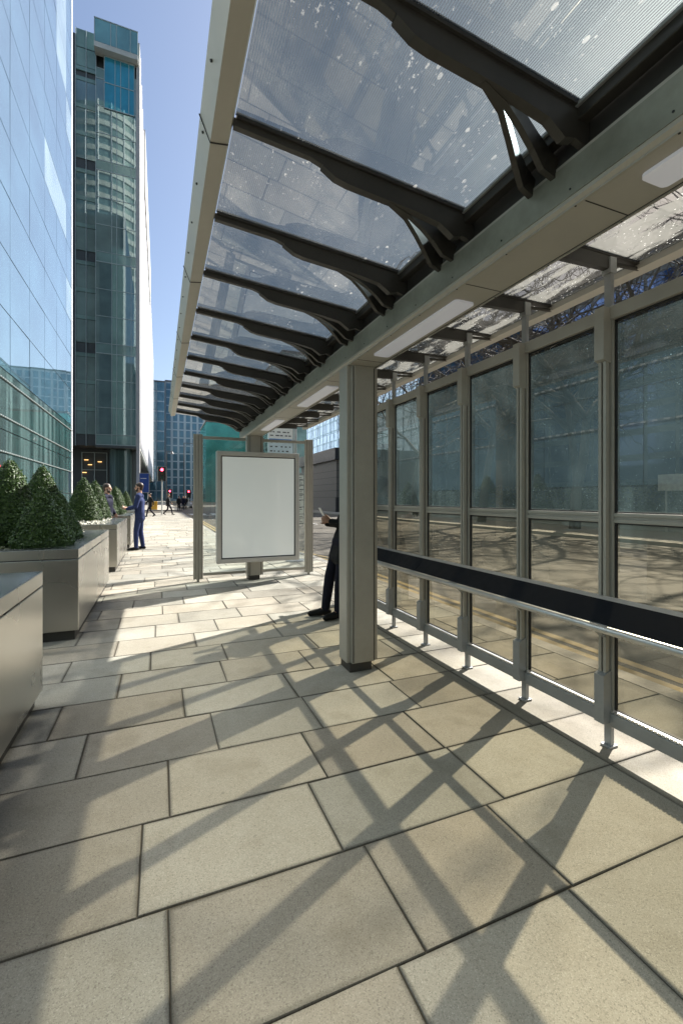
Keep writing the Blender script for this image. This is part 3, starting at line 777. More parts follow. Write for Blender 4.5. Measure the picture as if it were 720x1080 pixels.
# ------------------------------------------------------------------ people
def evalmesh(mb, voxel, name, mt, smooth_it=6):
    me_ = bpy.data.meshes.new('tmp'); bmesh.ops.recalc_face_normals(mb.b, faces=mb.b.faces); mb.b.to_mesh(me_); mb.b.free()
    o = bpy.data.objects.new('tmp', me_); C.objects.link(o)
    r = o.modifiers.new('r', 'REMESH'); r.mode = 'VOXEL'; r.voxel_size = voxel
    s = o.modifiers.new('s', 'SMOOTH'); s.factor = .5; s.iterations = smooth_it
    dg = bpy.context.evaluated_depsgraph_get()
    out = bpy.data.meshes.new_from_object(o.evaluated_get(dg)); out.name = name
    bpy.data.objects.remove(o); bpy.data.meshes.remove(me_)
    out.materials.clear(); out.materials.append(MAT[mt])
    for p in out.polygons: p.use_smooth = True
    return out
def V(*a): return Vector(a)
def hand(m, wrist, d, palm_n, thumb_side, curl=.6, r=.0085):
    """wrist, direction of the palm, palm normal (side the fingers close to)"""
    d = Vector(d).normalized(); pn = Vector(palm_n); pn = (pn-d*pn.dot(d)).normalized(); sd = d.cross(pn)*thumb_side
    w_ = Vector(wrist)
    for k in (-.026, -.009, .009, .026): m.capsule(w_+d*.01+sd*k*.6, .015, w_+d*.085+sd*k, .0125, 8)
    for k, L in ((.028, .072), (.010, .082), (-.009, .076), (-.027, .058)):
        p = w_+d*.088+sd*k; a = curl
        q = p+(d*math.cos(a*.6)+pn*math.sin(a*.6))*L*.45; t_ = q+(d*math.cos(a*1.6)+pn*math.sin(a*1.6))*L*.32; e_ = t_+(d*math.cos(a*2.3)+pn*math.sin(a*2.3))*L*.26
        m.capsule(p, r*1.1, q, r, 8); m.capsule(q, r, t_, r*.92, 8); m.capsule(t_, r*.92, e_, r*.8, 8)
    p = w_+d*.03+sd*.026; q = p+(d*.7+sd*.7+pn*.25).normalized()*.042; e_ = q+(d*.9+sd*.2+pn*.5).normalized()*.036
    m.capsule(p, .013, q, .0105, 8); m.capsule(q, .0105, e_, .0085, 8)
def person(label, loc, rz, J, top, bottom, skin='skin', shoes='shoe', hair=True, beard=False, vox=.009, hands=None, coat_len=.0, group=None, shirt=None, extra=None):
    """J: joints in local space, x forward, y left, z up"""
    root = thing('person', label, 'person', loc, rz, group)
    hd, nk, ch, pv = V(*J['head']), V(*J['neck']), V(*J['chest']), V(*J['pelvis'])
    fw_ = V(*J.get('look', (1, 0, 0))).normalized(); lf = V(0, 0, 1).cross(fw_).normalized()
    m = MB()
    rot = Matrix((fw_, lf, fw_.cross(lf))).transposed().to_4x4()
    m.ball(hd+V(0, 0, .025)-fw_*.008, .088, (1.08, .87, 1.12), 16, rot)
    m.ball(hd+V(0, 0, -.055)+fw_*.025, .062, (1.02, .92, 1.0), 14, rot)
    m.capsule(hd+fw_*.085+V(0, 0, .012), .010, hd+fw_*.103+V(0, 0, -.020), .014, 8)     # nose
    m.ball(hd+fw_*.083+V(0, 0, -.052), .017, (.7, 1.5, .7), 8, rot)                       # lips
    for s_ in (1, -1): m.ball(hd+lf*.080*s_+V(0, 0, -.005)-fw_*.005, .026, (.6, .35, 1.2), 8, rot); m.capsule(hd+fw_*.074+lf*.012*s_+V(0,0,.036), .011, hd+fw_*.066+lf*.046*s_+V(0,0,.034), .010, 8)
    m.capsule(hd+V(0, 0, -.06)-fw_*.015, .056, nk, .060)
    def torso(m, g_):
        sh = V(*J['sl'])-V(*J['sr']); ax = sh.normalized()
        m.capsule(V(*J['sl'])-ax*.02, .062+g_, nk+V(0,0,-.02), .058+g_*.6); m.capsule(V(*J['sr'])+ax*.02, .062+g_, nk+V(0,0,-.02), .058+g_*.6)
        for k in (-.085, -.03, .03, .085):
            m.capsule(ch+ax*k*1.15, .098+g_, (ch+pv)/2+ax*k*.95, .092+g_); m.capsule((ch+pv)/2+ax*k*.95, .092+g_, pv+ax*k*.95, .096+g_)
    def arms(m, g_, cut=1.):
        for s_ in 'lr':
            a, b, c = V(*J['s'+s_]), V(*J['e'+s_]), V(*J['w'+s_])
            m.capsule(a, .056+g_, b, .041+g_); m.capsule(b, .041+g_, b+(c-b)*cut, .029+g_*.9)
    def legs(m, g_, cut=1.):
        for s_ in 'lr':
            a, b, c = V(*J['h'+s_]), V(*J['k'+s_]), V(*J['a'+s_])
            m.capsule(a, .083+g_, b, .054+g_*1.1); m.capsule(b, .054+g_*1.1, b+(c-b)*.35, .053+g_); m.capsule(b+(c-b)*.35, .053+g_, b+(c-b)*cut, .038+g_*1.3)
    torso(m, 0); arms(m, 0); legs(m, 0)
    for s_ in 'lr':
        c = V(*J['a'+s_]); t_ = V(*J['t'+s_]); m.capsule(c, .036, t_, .026)
        if hands: hand(m, J['w'+s_], *hands[s_])
        else:
            b_ = V(*J['e'+s_]); d_ = (V(*J['w'+s_])-b_).normalized(); hand(m, J['w'+s_], d_, (0, -1 if s_ == 'l' else 1, 0) if abs(d_.y) < .8 else (1, 0, 0), 1 if s_ == 'l' else -1, .45)
    body = bpy.data.objects.new('body', evalmesh(m, vox, 'body', skin, 3)); C.objects.link(body); body.parent = root
    e_ = MB()
    for s_ in (1, -1): e_.ball(hd+fw_*.081+lf*.030*s_+V(0, 0, .014), .0105, n=8)
    e_.build('eyes', 'black', root, True)
    m = MB(); torso(m, .018); arms(m, .017, .97)
    if coat_len:
        for k in (-.1, -.05, 0, .05, .1): m.capsule(pv+V(0, k, 0), .10, V(*J['hl'])*.5+V(*J['hr'])*.5+V(0, k*1.1, 0)+(V(*J['kl'])+V(*J['kr'])-V(*J['hl'])-V(*J['hr']))*.5*coat_len, .095)
    else:
        for k in (-.07, 0, .07): m.capsule(pv+V(0, k, 0), .112, pv+V(-.01, k*1.15, -.13), .116)
    jk = bpy.data.objects.new('jacket', evalmesh(m, vox*1.25, 'jacket', top, 4)); C.objects.link(jk); jk.parent = root
    m = MB(); legs(m, .012, .99); m.capsule(V(*J['hl']), .105, V(*J['hr']), .105)
    tr = bpy.data.objects.new('trousers', evalmesh(m, vox*1.25, 'trousers', bottom, 4)); C.objects.link(tr); tr.parent = root
    for s_ in 'lr':
        m = MB(); c = V(*J['a'+s_]); t_ = V(*J['t'+s_]); f_ = (t_-c); f_.z = 0; f_.normalize()
        zb = min(c.z, t_.z)
        m.capsule(c-f_*.035+V(0, 0, -.035), .044, c+f_*.06+V(0, 0, -.03), .044); m.capsule(c+f_*.06+V(0, 0, -.036), .044, t_+f_*.035+V(0, 0, .002), .036); m.capsule(c, .046, c+V(0, 0, .03), .046)
        sh_ = bpy.data.objects.new('shoe', evalmesh(m, vox, 'shoe', shoes, 3)); C.objects.link(sh_); sh_.parent = root
    if hair:
        m = MB(); m.ball(hd+V(0, 0, .052)-fw_*.022, .094, (1.06, .93, .98), 14, rot); m.ball(hd-fw_*.048+V(0, 0, -.004), .074, (.8, 1.02, 1.15), 12, rot)
        h_ = bpy.data.objects.new('hair', evalmesh(m, vox*1.2, 'hair', 'hair', 2)); C.objects.link(h_); h_.parent = root
    if beard:
        m = MB(); m.ball(hd+V(0, 0, -.078)+fw_*.034, .058, (1.05, .98, .72), 12, rot)
        for s_ in (1, -1): m.capsule(hd+lf*.066*s_+V(0, 0, -.01)+fw_*.015, .014, hd+lf*.045*s_+V(0, 0, -.07)+fw_*.045, .020, 8)
        h_ = bpy.data.objects.new('beard', evalmesh(m, vox, 'beard', 'hair', 2)); C.objects.link(h_); h_.parent = root
    if shirt:
        m = MB(); m.prism([(.0, 0), (.035, .17), (-.035, .17)], lambda y, z: (ch.x+.118, ch.y+y, ch.z+z-.02), lambda y, z: (ch.x+.108, ch.y+y, ch.z+z-.02)); m.build('shirt', shirt, root)
    return root
def stand(**kw):
    J = dict(head=(.02, 0, 1.665), neck=(0, 0, 1.50), chest=(0, 0, 1.30), pelvis=(0, 0, .98), sl=(0, .185, 1.43), sr=(0, -.185, 1.43),
             el=(-.03, .23, 1.14), er=(-.03, -.23, 1.14), wl=(.06, .22, .90), wr=(.06, -.22, .90), hl=(0, .09, .93), hr=(0, -.09, .93),
             kl=(.02, .10, .50), kr=(.02, -.10, .50), al=(-.02, .11, .085), ar=(-.02, -.11, .085), tl=(.13, .13, .038), tr=(.13, -.13, .038))
    J.update(kw); return J
# man in the blue suit, facing the planters (-X), right hand out
J = stand(el=(.06, .24, 1.15), wl=(.27, .20, 1.10), er=(.08, -.23, 1.17), wr=(.30, -.15, 1.12), kl=(.07, .12, .50), kr=(.0, -.10, .5), al=(.06, .16, .085), tl=(.21, .19, .038), ar=(-.06, -.12, .085), tr=(.09, -.15, .038), look=(1, .1, -.02))
person('bearded man in a blue suit standing on the pavement, hands held out in talk', (-.50, 13.6, 0), R(172), J, 'suit', 'suit', beard=True, shoes='shoe', vox=.0085,
       hands=dict(l=((1, -.1, .1), (0, -.5, .8), 1, .5), r=((1, .15, .15), (0, .3, .9), -1, .4)), shirt='shirt').scale = (1.04, 1.04, 1.04)
J = stand(look=(1, .0, 0), el=(-.02, .26, 1.16), wl=(.12, .20, 1.0), er=(-.02, -.26, 1.16), wr=(.12, -.20, 1.0))
person('bearded man in a dark navy jacket standing behind the flower planter, facing the suit', (-1.30, 13.45, 0), R(-20), J, 'navy', 'trouser', beard=True, vox=.009).scale = (1.02, 1.02, 1.02)
# person on the perch rail facing the pavement, phone in hands
J = dict(head=(-.12, 0, 1.57), neck=(-.17, 0, 1.42), chest=(-.12, 0, 1.23), pelvis=(-.0, 0, .93), sl=(-.16, .18, 1.36), sr=(-.16, -.18, 1.36),
         el=(-.02, .22, 1.12), er=(-.02, -.22, 1.12), wl=(.20, .07, 1.16), wr=(.20, -.06, 1.14), hl=(.02, .09, .90), hr=(.02, -.09, .90),
         kl=(.10, .11, .49), kr=(.15, -.10, .49), al=(.12, .11, .085), ar=(.21, -.10, .085), tl=(.26, .13, .038), tr=(.36, -.12, .038), look=(1, 0, -.45))
pp = person('person in black coat and trousers perched on the rail behind the column, holding a phone', (2.10, 5.05, 0), R(180), J, 'coat', 'trouser', skin='skind', vox=.008, coat_len=.45,
       hands=dict(l=((.55, -.3, .55), (.3, -.9, .2), 1, .95), r=((.55, .3, .55), (.3, .9, .2), -1, .95)))
m = MB(); ax = (V(.5, 0, .86), V(0, 1, 0), V(-.86, 0, .5)); m.obox(V(.285, .0, 1.265), ax, (.075, .036, .0045), .004)
ph = m.build('mobile_phone', 'phone'); ph.matrix_world = Matrix.Translation((2.10, 5.05, 0)) @ Matrix.Rotation(R(180), 4, 'Z'); tag(ph, 'pale mobile phone held by the person behind the column', 'phone')
# distant walkers
walk = stand(kl=(.22, .09, .52), al=(.30, .09, .10), tl=(.43, .1, .06), kr=(-.05, -.09, .50), ar=(-.36, -.09, .16), tr=(-.26, -.09, .045), er=(.10, -.24, 1.16), wr=(.26, -.2, 1.02), el=(-.14, .24, 1.15), wl=(-.14, .25, .92))
far = [(-.62, 36.5, 200, 'coat', 'trouser', 'distant man in a dark suit striding beside the planters left of the signal', walk),
       (.72, 40.0, -10, 'coat', 'trouser', 'distant dark figure in mid stride right of the signal pole', walk),
       (2.2, 57.0, 90, 'coat', 'trouser', 'far pedestrian in black left of the silver car', stand()),
       (2.75, 58.5, 250, 'navy', 'trouser', 'far pedestrian in navy close beside the one in black by the silver car', stand()),
       (3.1, 60.5, 270, 'coat', 'coat', 'far pedestrian standing in front of the silver car', walk),
       (5.05, 66, 80, 'coat', 'trouser', 'lone far pedestrian in black under the lamp post right of the silver car', walk),
       (4.3, 62, 30, 'navy', 'trouser', 'far pedestrian in navy at the right corner of the silver car', stand())]
for x, y, a, tp, bt, lb, J in far:
    person(lb, (x, y, -.12 if y > 46 else 0), R(a), J, tp, bt, vox=.02, group='distant pedestrians at the crossing')

# ------------------------------------------------------------------ street furniture
def signal(loc, h, label, rz=0, both=True):
    r = thing('traffic_light', label, 'traffic light', loc, rz, 'red traffic lights')
    m = MB(); m.tube((0, 0, 0), (0, 0, h-.2), .057, .055, 14); m.tube((0, 0, 0), (0, 0, .25), .08, .075, 14); m.build('pole', 'pole', r, False)
    m = MB(); m.box(-.33, .33, -.02, .0, h-1.12, h+.12, .01); bo = m.build('backing_board', 'black', r)
    m = MB(); m.box(-.16, .16, -.24, -.022, h-1.02, h+.02, .02); hs = m.build('signal_head', 'black', r)
    for k, mt in enumerate(('red', 'amberoff', 'greenoff')):
        z = h-.17-k*.33
        l_ = MB().tube((0, -.242, z), (0, -.262, z), .115, .10, 20).build('lens', mt, hs)
        m = MB(); n_ = 12; a_ = [(.125*math.cos(math.pi*i/n_), .125*math.sin(math.pi*i/n_)) for i in range(n_+1)]; b_ = [(.137*math.cos(math.pi*i/n_), .137*math.sin(math.pi*i/n_)) for i in range(n_, -1, -1)]
        m.prism(a_+b_, lambda x, zz, z=z: (x, -.24, z+zz), lambda x, zz, z=z: (x, -.40, z+zz)); m.build('visor', 'black', hs)
    m = MB(); m.box(-.35, -.33, -.025, .0, h-1.13, h+.13); m.box(.33, .35, -.025, .0, h-1.13, h+.13); m.box(-.33, .33, -.025, 0, h+.121, h+.135); m.build('white_border', 'white', r)
    return r
signal((.22, 41.0, 0), 4.0, 'tall red traffic light on a pale pole at the kerb end of the pavement')
signal((1.36, 66, -.12), 2.65, 'small distant red traffic light left of the lamp post')
signal((4.0, 69, -.12), 2.65, 'small distant red traffic light right of the silver car')
def lamp(loc, h, arm, label):
    r = thing('street_lamp', label, 'street lamp', loc, 0, 'black street lamps')
    m = MB(); m.tube((0, 0, 0), (0, 0, 1.2), .14, .12, 14); m.tube((0, 0, 1.2), (0, 0, h), .09, .065, 14); m.build('post', 'lamp', r)
    m = MB(); m.tube((0, 0, h-.05), (arm, 0, h-.05), .05, .045, 10); m.tube((0, 0, h-.8), (arm*.4, 0, h-.07), .025, .025, 8); m.build('arm', 'lamp', r)
    m = MB(); m.tube((arm, 0, h-.5), (arm, 0, h-.05), .30, .10, 14); m.tube((arm, 0, h-.53), (arm, 0, h-.5), .33, .30, 14); m.build('lantern', 'lamp', r)
lamp((3.62, 74, -.12), 10.2, 1.7, 'tall black street lamp with a square arm to the right above the crossing')
lamp((1.2, 84, -.12), 9.8, .9, 'black street lamp with a hanging lantern farther down the street')
# bus stop
bs = thing('bus_stop_sign', 'bus stop pole with pale route flag and timetable behind the advert panel', 'bus stop', (2.87, 9.85, 0))
m = MB(); m.tube((0, 0, .02), (0, 0, 3.35), .045, .045, 14); m.build('pole', 'alu', bs, False)
m = MB(); m.tube((0, 0, .001), (0, 0, .03), .21, .20, 24); m.tube((0, 0, .03), (0, 0, .06), .12, .07, 20); m.build('base', 'grey', bs)
m = MB(); m.box(-.62, -.05, -.025, .025, 2.42, 3.15, .006); fl = m.build('route_flag', 'stopface', bs)
m = MB(); m.box(-.615, -.055, -.029, -.026, 2.78, 3.145); m.build('upper_panel', 'paper', fl)
m = MB(); m.box(-.35, -.08, -.0315, -.0295, 2.69, 2.735); m.box(-.60, -.08, -.0315, -.0265, 2.745, 2.772); m.build('blue_tile', 'blueink', fl)
rr = random.Random(4)
m = MB()
for z in (3.04, 2.93, 2.85): 
    x = -.58
    while x < -.12:
        w_ = rr.uniform(.03, .09); m.box(x, x+w_, -.0315, -.0295, z-.012, z+.012); x += w_+rr.uniform(.015, .06)
for z in (2.70, 2.60, 2.50):
    x = -.58
    while x < -.38 if z > 2.65 else x < -.12:
        w_ = rr.uniform(.03, .06); m.box(x, x+w_, -.0285, -.0265, z-.014, z+.014); x += w_+rr.uniform(.03, .08)
m.build('printed_rows', 'ink', fl)
m = MB(); m.box(-.01, .19, -.10, -.05, .84, 2.02, .006); tc = m.build('timetable_case', 'grey', bs)
m = MB()
zz = .88
while zz < 1.9:
    hh = rr.choice((.07, .1, .14)); m.box(.0, .18, -.105, -.101, zz, min(zz+hh, 1.98)); zz += hh+.02
m.build('timetable', 'paper', tc)
m = MB()
for k in range(26): m.box(.012, .012+rr.uniform(.06, .155), -.107, -.1055, .9+k*.04, .9+k*.04+.012)
m.build('printed_rows', 'ink', tc)
m = MB(); m.tube((.0, 0, .84), (.05, -.07, .9), .012); m.tube((.0, 0, 1.9), (.05, -.07, 1.9), .012); m.build('bracket', 'grey', tc)
# blue sign at the tower pier
m = thing('blue_wall_sign', 'plain blue sign panel on two legs by the stone pier of the tower', 'sign', (-1.66, 58.9, 0))
MB().box(-.52, .52, -.08, .0, 2.1, 4.4, .01).build('sign_face', 'bluesign', m); 
q = MB(); q.box(-.56, -.52, -.1, .02, 2.06, 4.44); q.box(.52, .56, -.1, .02, 2.06, 4.44); q.box(-.52, .52, -.1, .02, 4.4, 4.44); q.box(-.52, .52, -.1, .02, 2.06, 2.1); q.build('sign_frame', 'pole', m)
q = MB(); 
for x in (-.4, .4): q.tube((x, 0, 0), (x, 0, 2.06), .04)
q.build('leg', 'pole', m)
q = MB(); q.box(-.4, .25, -.084, -.081, 3.75, 3.82); q.build('printed_rows', 'white', m)
m = MB(); m.box(-.35, .35, -.3, .3, 0, .85, .04); m.box(-.37, .37, -.32, .32, .855, 1.0, .05); m.tube((-.25, -.33, .9), (.25, -.33, .9), .02)
o = m.build('grit_bin', 'yellowbox'); o.location = (-.55, 58.6, 0); tag(o, 'small yellow bin standing past the crossing beside the tower pier', 'bin')
# car
car = thing('parked_car', 'small silver car with dark windows waiting past the crossing', 'car', (3.75, 72, -.12))
m = MB(); prof = [(-.86, .28), (-.88, .7), (-.84, .92), (-.72, .98), (-.6, 1.42), (.6, 1.42), (.72, .98), (.84, .92), (.88, .7), (.86, .28)]
m.prism(prof, lambda x, z: (x, .25, z), lambda x, z: (x, 3.1, z)); m.prism([(-.86, .28), (-.86, .88), (.86, .88), (.86, .28)], lambda x, z: (x, -.9, z*.96), lambda x, z: (x, .25, z)); m.build('body', 'carsilver', car)
m = MB(); m.quad((-.68, .245, 1.0), (.68, .245, 1.0), (.57, .247, 1.38), (-.57, .247, 1.38)); m.build('windscreen', 'carglass', car)
for x in (-.82, .82):
    for y in (-.4, 2.4): MB().tube((x-.1, y, .31), (x+.1, y, .31), .31, n=20).build('wheel', 'rubber', car)
    MB().box(x*.85-.14, x*.85+.14, -.93, -.89, .6, .74, .02).build('headlight', 'frost', car)
MB().box(-.3, .3, -.92, -.88, .36, .46).build('number_plate', 'white', car)

# ------------------------------------------------------------------ left glass office
ob = thing('glass_office_building', 'tall sky mirroring glass office building along the left side of the pavement', 'building', (FX, 20, 0))
OO = Vector((-FX, -20, 0))
def op(mb, name, mt, parent=None):
    o = mb.build(name, mt, parent or ob)
    if parent is None: o.location = OO
    return o
YF0, YF1 = -41.6, 34.3
op(MB().box(FX-14, FX-.12, YF0, YF1-.05, 0, 50), 'core_wall', 't_dark')
PWD, PHT, Z0 = 2.85, 2.28, 1.73
def pane_box(w_): return MB().box(-.012, .012, -w_/2+.017, w_/2-.017, -PHT/2+.02, PHT/2-.02)
PM = {(k, w_): pane_box(w_).mesh('glass_pane', k) for k in ('f_sky', 'f_low', 'f_white') for w_ in (2.85, 1.8)}
rr = random.Random(9)
cp = (math.cos(YAW), math.sin(YAW))
rest = MB()
white = {(7, 24), (7, 25), (5, 26), (11, 25), (12, 25), (13, 25), (10, 26), (14, 24)}
for j in range(21):
    for i in range(27):
        w_ = PWD if i < 26 else 1.8
        yc = YF0+PWD*i+w_/2; zc = Z0+PHT*(j+.5)
        dep = FX*cp[1]+yc*cp[0]; px = 360+F*(FX*cp[0]-yc*cp[1])/dep; py = 525-F*(zc-H)/dep
        k = 'f_low' if j < 2 else 'f_white' if (j, i) in white else 'f_sky'
        if px > -45 and py > -45 and yc > 14:
            o = bpy.data.objects.new('pale_pane' if k == 'f_white' else 'lobby_pane' if k == 'f_low' else 'glass_pane', PM[(k, w_)]); C.objects.link(o); o.parent = ob
            o.location = OO+Vector((FX-.02, yc, zc)); o.rotation_euler = (0, R(rr.gauss(0, .10)), R(rr.gauss(0, .10)))
        else: rest.box(FX-.032, FX-.008, yc-w_/2+.012, yc+w_/2-.012, zc-PHT/2+.014, zc+PHT/2-.014)
o = op(rest, 'upper_glazing', 'f_sky'); o['kind'] = 'stuff'
m = MB(); m.box(FX-.10, FX-.045, YF0, YF1, .05, 50); op(m, 'joint_backing', 'seam')
m = MB(); m.box(FX-.03, FX-.01, YF0, YF1, .25, Z0-.02); op(m, 'base_glazing', 'f_low')
for z in (3.18, 4.5, 5.92): op(MB().box(FX+.0, FX+.05, YF0, YF1, z-.022, z+.022), 'sunshade_rail', 'dots')
op(MB().box(FX-.30, FX+.02, YF1, YF1+.22, 0, 50), 'corner_post', 't_white')
op(MB().box(FX-2, FX-.31, YF1-.04, YF1+.9, 0, 44), 'corner_return', 't_glass')

# ------------------------------------------------------------------ tower
TY = 60.; TX = -2.2
tw = thing('glass_tower', 'dark green glass tower with a white finned side beyond the left office', 'building', (TX, TY, 0))
TO = Vector((-TX, -TY, 0))
def tp(mb, name, mt, parent=None):
    o = mb.build(name, mt, parent or tw)
    if parent is None: o.location = TO
    return o
ZB, ZT = 7.6, 52.6
tp(MB().box(-22, TX-.3, TY+1.0, 200, ZB+.1, 56.6), 'core_wall', 't_dark')
cols = [(-6.95, -5.25), (-5.25, -4.72), (-4.72, -3.15), (-3.15, -2.62)]
bands = [ZB+.2+10.9*k for k in range(5)]
fr = MB()
for bi, zb in enumerate(bands):
    zt = bands[bi+1] if bi+1 < len(bands) else ZT
    if zt-zb < 1: continue
    for x0, x1 in ((-6.95, -4.72), (-4.72, -2.62)): tp(MB().box(x0+.03, x1-.03, TY-.03, TY+.0, zb, zb+1.15), 'spandrel', 't_band')
    z = zb+1.2; n_ = max(1, round((zt-z)/3.25)); hh = (zt-z)/n_
    for k in range(n_):
        for x0, x1 in cols:
            o = tp(MB().box(x0+.03, x1-.03, TY-.02, TY+.01, z+.03+k*hh, z+(k+1)*hh-.03), 'glass_pane', 't_glass')
        fr.box(-6.98, -2.60, TY-.06, TY+.02, z+k*hh-.03, z+k*hh+.03)
        for q in range(2): tp(MB().box(-9.1+q*1.08+.04, -9.1+(q+1)*1.08-.04, TY+.55, TY+.58, z+.03+k*hh, z+(k+1)*hh-.5), 'side_pane', 't_glass')
        tp(MB().box(-9.1, -6.98, TY+.5, TY+.6, z+(k+1)*hh-.46, z+(k+1)*hh), 'side_band', 't_band')
    fr.box(-6.98, -2.60, TY-.07, TY+.02, zb-.05, zb+.04)
for x in (-6.95, -5.25, -4.72, -3.15, -2.62): fr.box(x-.03, x+.03, TY-.065, TY+.02, ZB, ZT)
for x in (-9.12, -8.02, -6.99): fr.box(x-.03, x+.03, TY+.45, TY+.62, ZB, 57)
tp(fr, 'mullion', 't_frame')
tp(MB().box(-6.98, -2.6, TY-.1, TY+1.0, ZB-.15, ZB+.15), 'soffit', 't_dark')
tp(MB().box(-22, -6.99, TY+.65, TY+1.0, ZB+.1, 56.4), 'side_wall', 't_dark')
for k in range(2):
    for q in range(2): tp(MB().box(-9.1+q*1.08+.04, -9.1+(q+1)*1.08-.04, TY+.55, TY+.58, ZT+.1+2.2*k, ZT+2.2*(k+1)), 'side_pane', 't_band')
# penthouse
pb = MB(); pb.box(-6.1, -2.75, TY-.02, TY+.05, 49.6, 54.4)
for x in (-6.98, -6.1): pass
tp(MB().box(-6.05, -2.8, TY-.10, TY-.03, 48.0, 54.2), 'penthouse_glass', 't_blue')
q = MB()
for x in (-6.05, -4.9, -4.3, -3.4, -2.8): q.box(x-.03, x+.03, TY-.15, TY-.09, 48, 54.2)
q.box(-6.08, -2.77, TY-.15, TY-.09, 51.0, 51.08); q.box(-6.08, -2.77, TY-.15, TY-.09, 47.95, 48.05); q.box(-6.08, -2.77, TY-.15, TY-.09, 54.1, 54.25)
tp(q, 'penthouse_frame', 't_frame')
tp(MB().box(-7.05, -2.35, TY-.9, TY+.3, 54.3, 54.9), 'parapet_ledge', 'slab_edge')
tp(MB().box(-7.0, -2.4, TY-.88, TY-.82, 54.95, 57.6), 'parapet_glass', 't_teal')
q = MB()
for x in (-7.0, -5.3, -4.7, -3.2, -2.4): q.box(x-.035, x+.035, TY-.93, TY-.80, 54.9, 57.7)
q.box(-7.03, -2.37, TY-.93, TY-.80, 57.6, 57.72); tp(q, 'parapet_frame', 't_frame')
tp(MB().box(-6.99, -2.36, TY-.8, TY+1, 54.95, 55.0), 'roof_deck', 't_wall')
# pier and side
tp(MB().box(-2.58, TX, TY-.05, TY+1.3, 0, 57.2), 'corner_pier', 't_wall')
fin = MB().box(0, .36, -.14, .14, 0, 49.0).mesh('fin', 't_white')
for k in range(34):
    o = bpy.data.objects.new('fin', fin); C.objects.link(o); o.parent = tw; o.location = TO+Vector((TX-.28, TY+1.8+k*4.0, 8.))
tp(MB().box(TX-.32, TX-.26, TY+1.3, 200, 8, 57.1), 'side_cladding', 't_white')
q = MB()
for k in range(14): q.box(TX-.30, TX-.20, TY+1.3, 200, 8+k*3.7, 8+k*3.7+.5)
tp(q, 'side_band', 'slab_edge')
tp(MB().box(TX-.5, TX+.25, TY+14, TY+60, 49, 57.4), 'side_screen', 't_wall')
# lobby under the soffit
tp(MB().box(-22, TX-.4, TY+4.5, TY+6, 0, ZB), 'lobby_wall', 't_dark')
q = MB()
for x in (-9.0, -7.6, -6.2): q.box(x-.05, x+.05, TY+4.35, TY+4.48, 1.0, 7.2)
for z in (1.0, 3.0, 5.0, 7.2): q.box(-9.05, -6.15, TY+4.36, TY+4.47, z-.04, z+.04)
tp(q, 'lobby_frame', 't_frame')
for x, z in ((-8.5, 6.2), (-8.1, 5.6), (-8.7, 4.6), (-7.0, 6.0)): tp(MB().box(x-.22, x+.22, TY+4.2, TY+4.3, z, z+.08), 'lobby_lamp', 'warm')
tp(MB().box(-5.6, -3.3, TY+1.5, TY+4.3, 0, ZB), 'lift_core', 'f_low')

# ------------------------------------------------------------------ round tower behind the camera (mirrored in the glass)
rt = thing('round_office_tower', 'tall banded round office tower behind the camera, mirrored in the glass tower', 'building', (-17, -46, 0))
MB().tube((0, 0, 0), (0, 0, 122), 13.4, 13.4, 48).build('glazing', 't_glass', rt, False)
q = MB()
for k in range(33): q.tube((0, 0, k*3.7), (0, 0, k*3.7+1.5), 13.7, 13.7, 48)
q.build('floor_band', 'slab_edge', rt)
q = MB()
for k in range(24):
    a = 2*math.pi*k/24; q.tube((13.8*math.cos(a), 13.8*math.sin(a), 0), (13.8*math.cos(a), 13.8*math.sin(a), 122), .16, n=6)
q.build('vertical_rib', 't_white', rt)

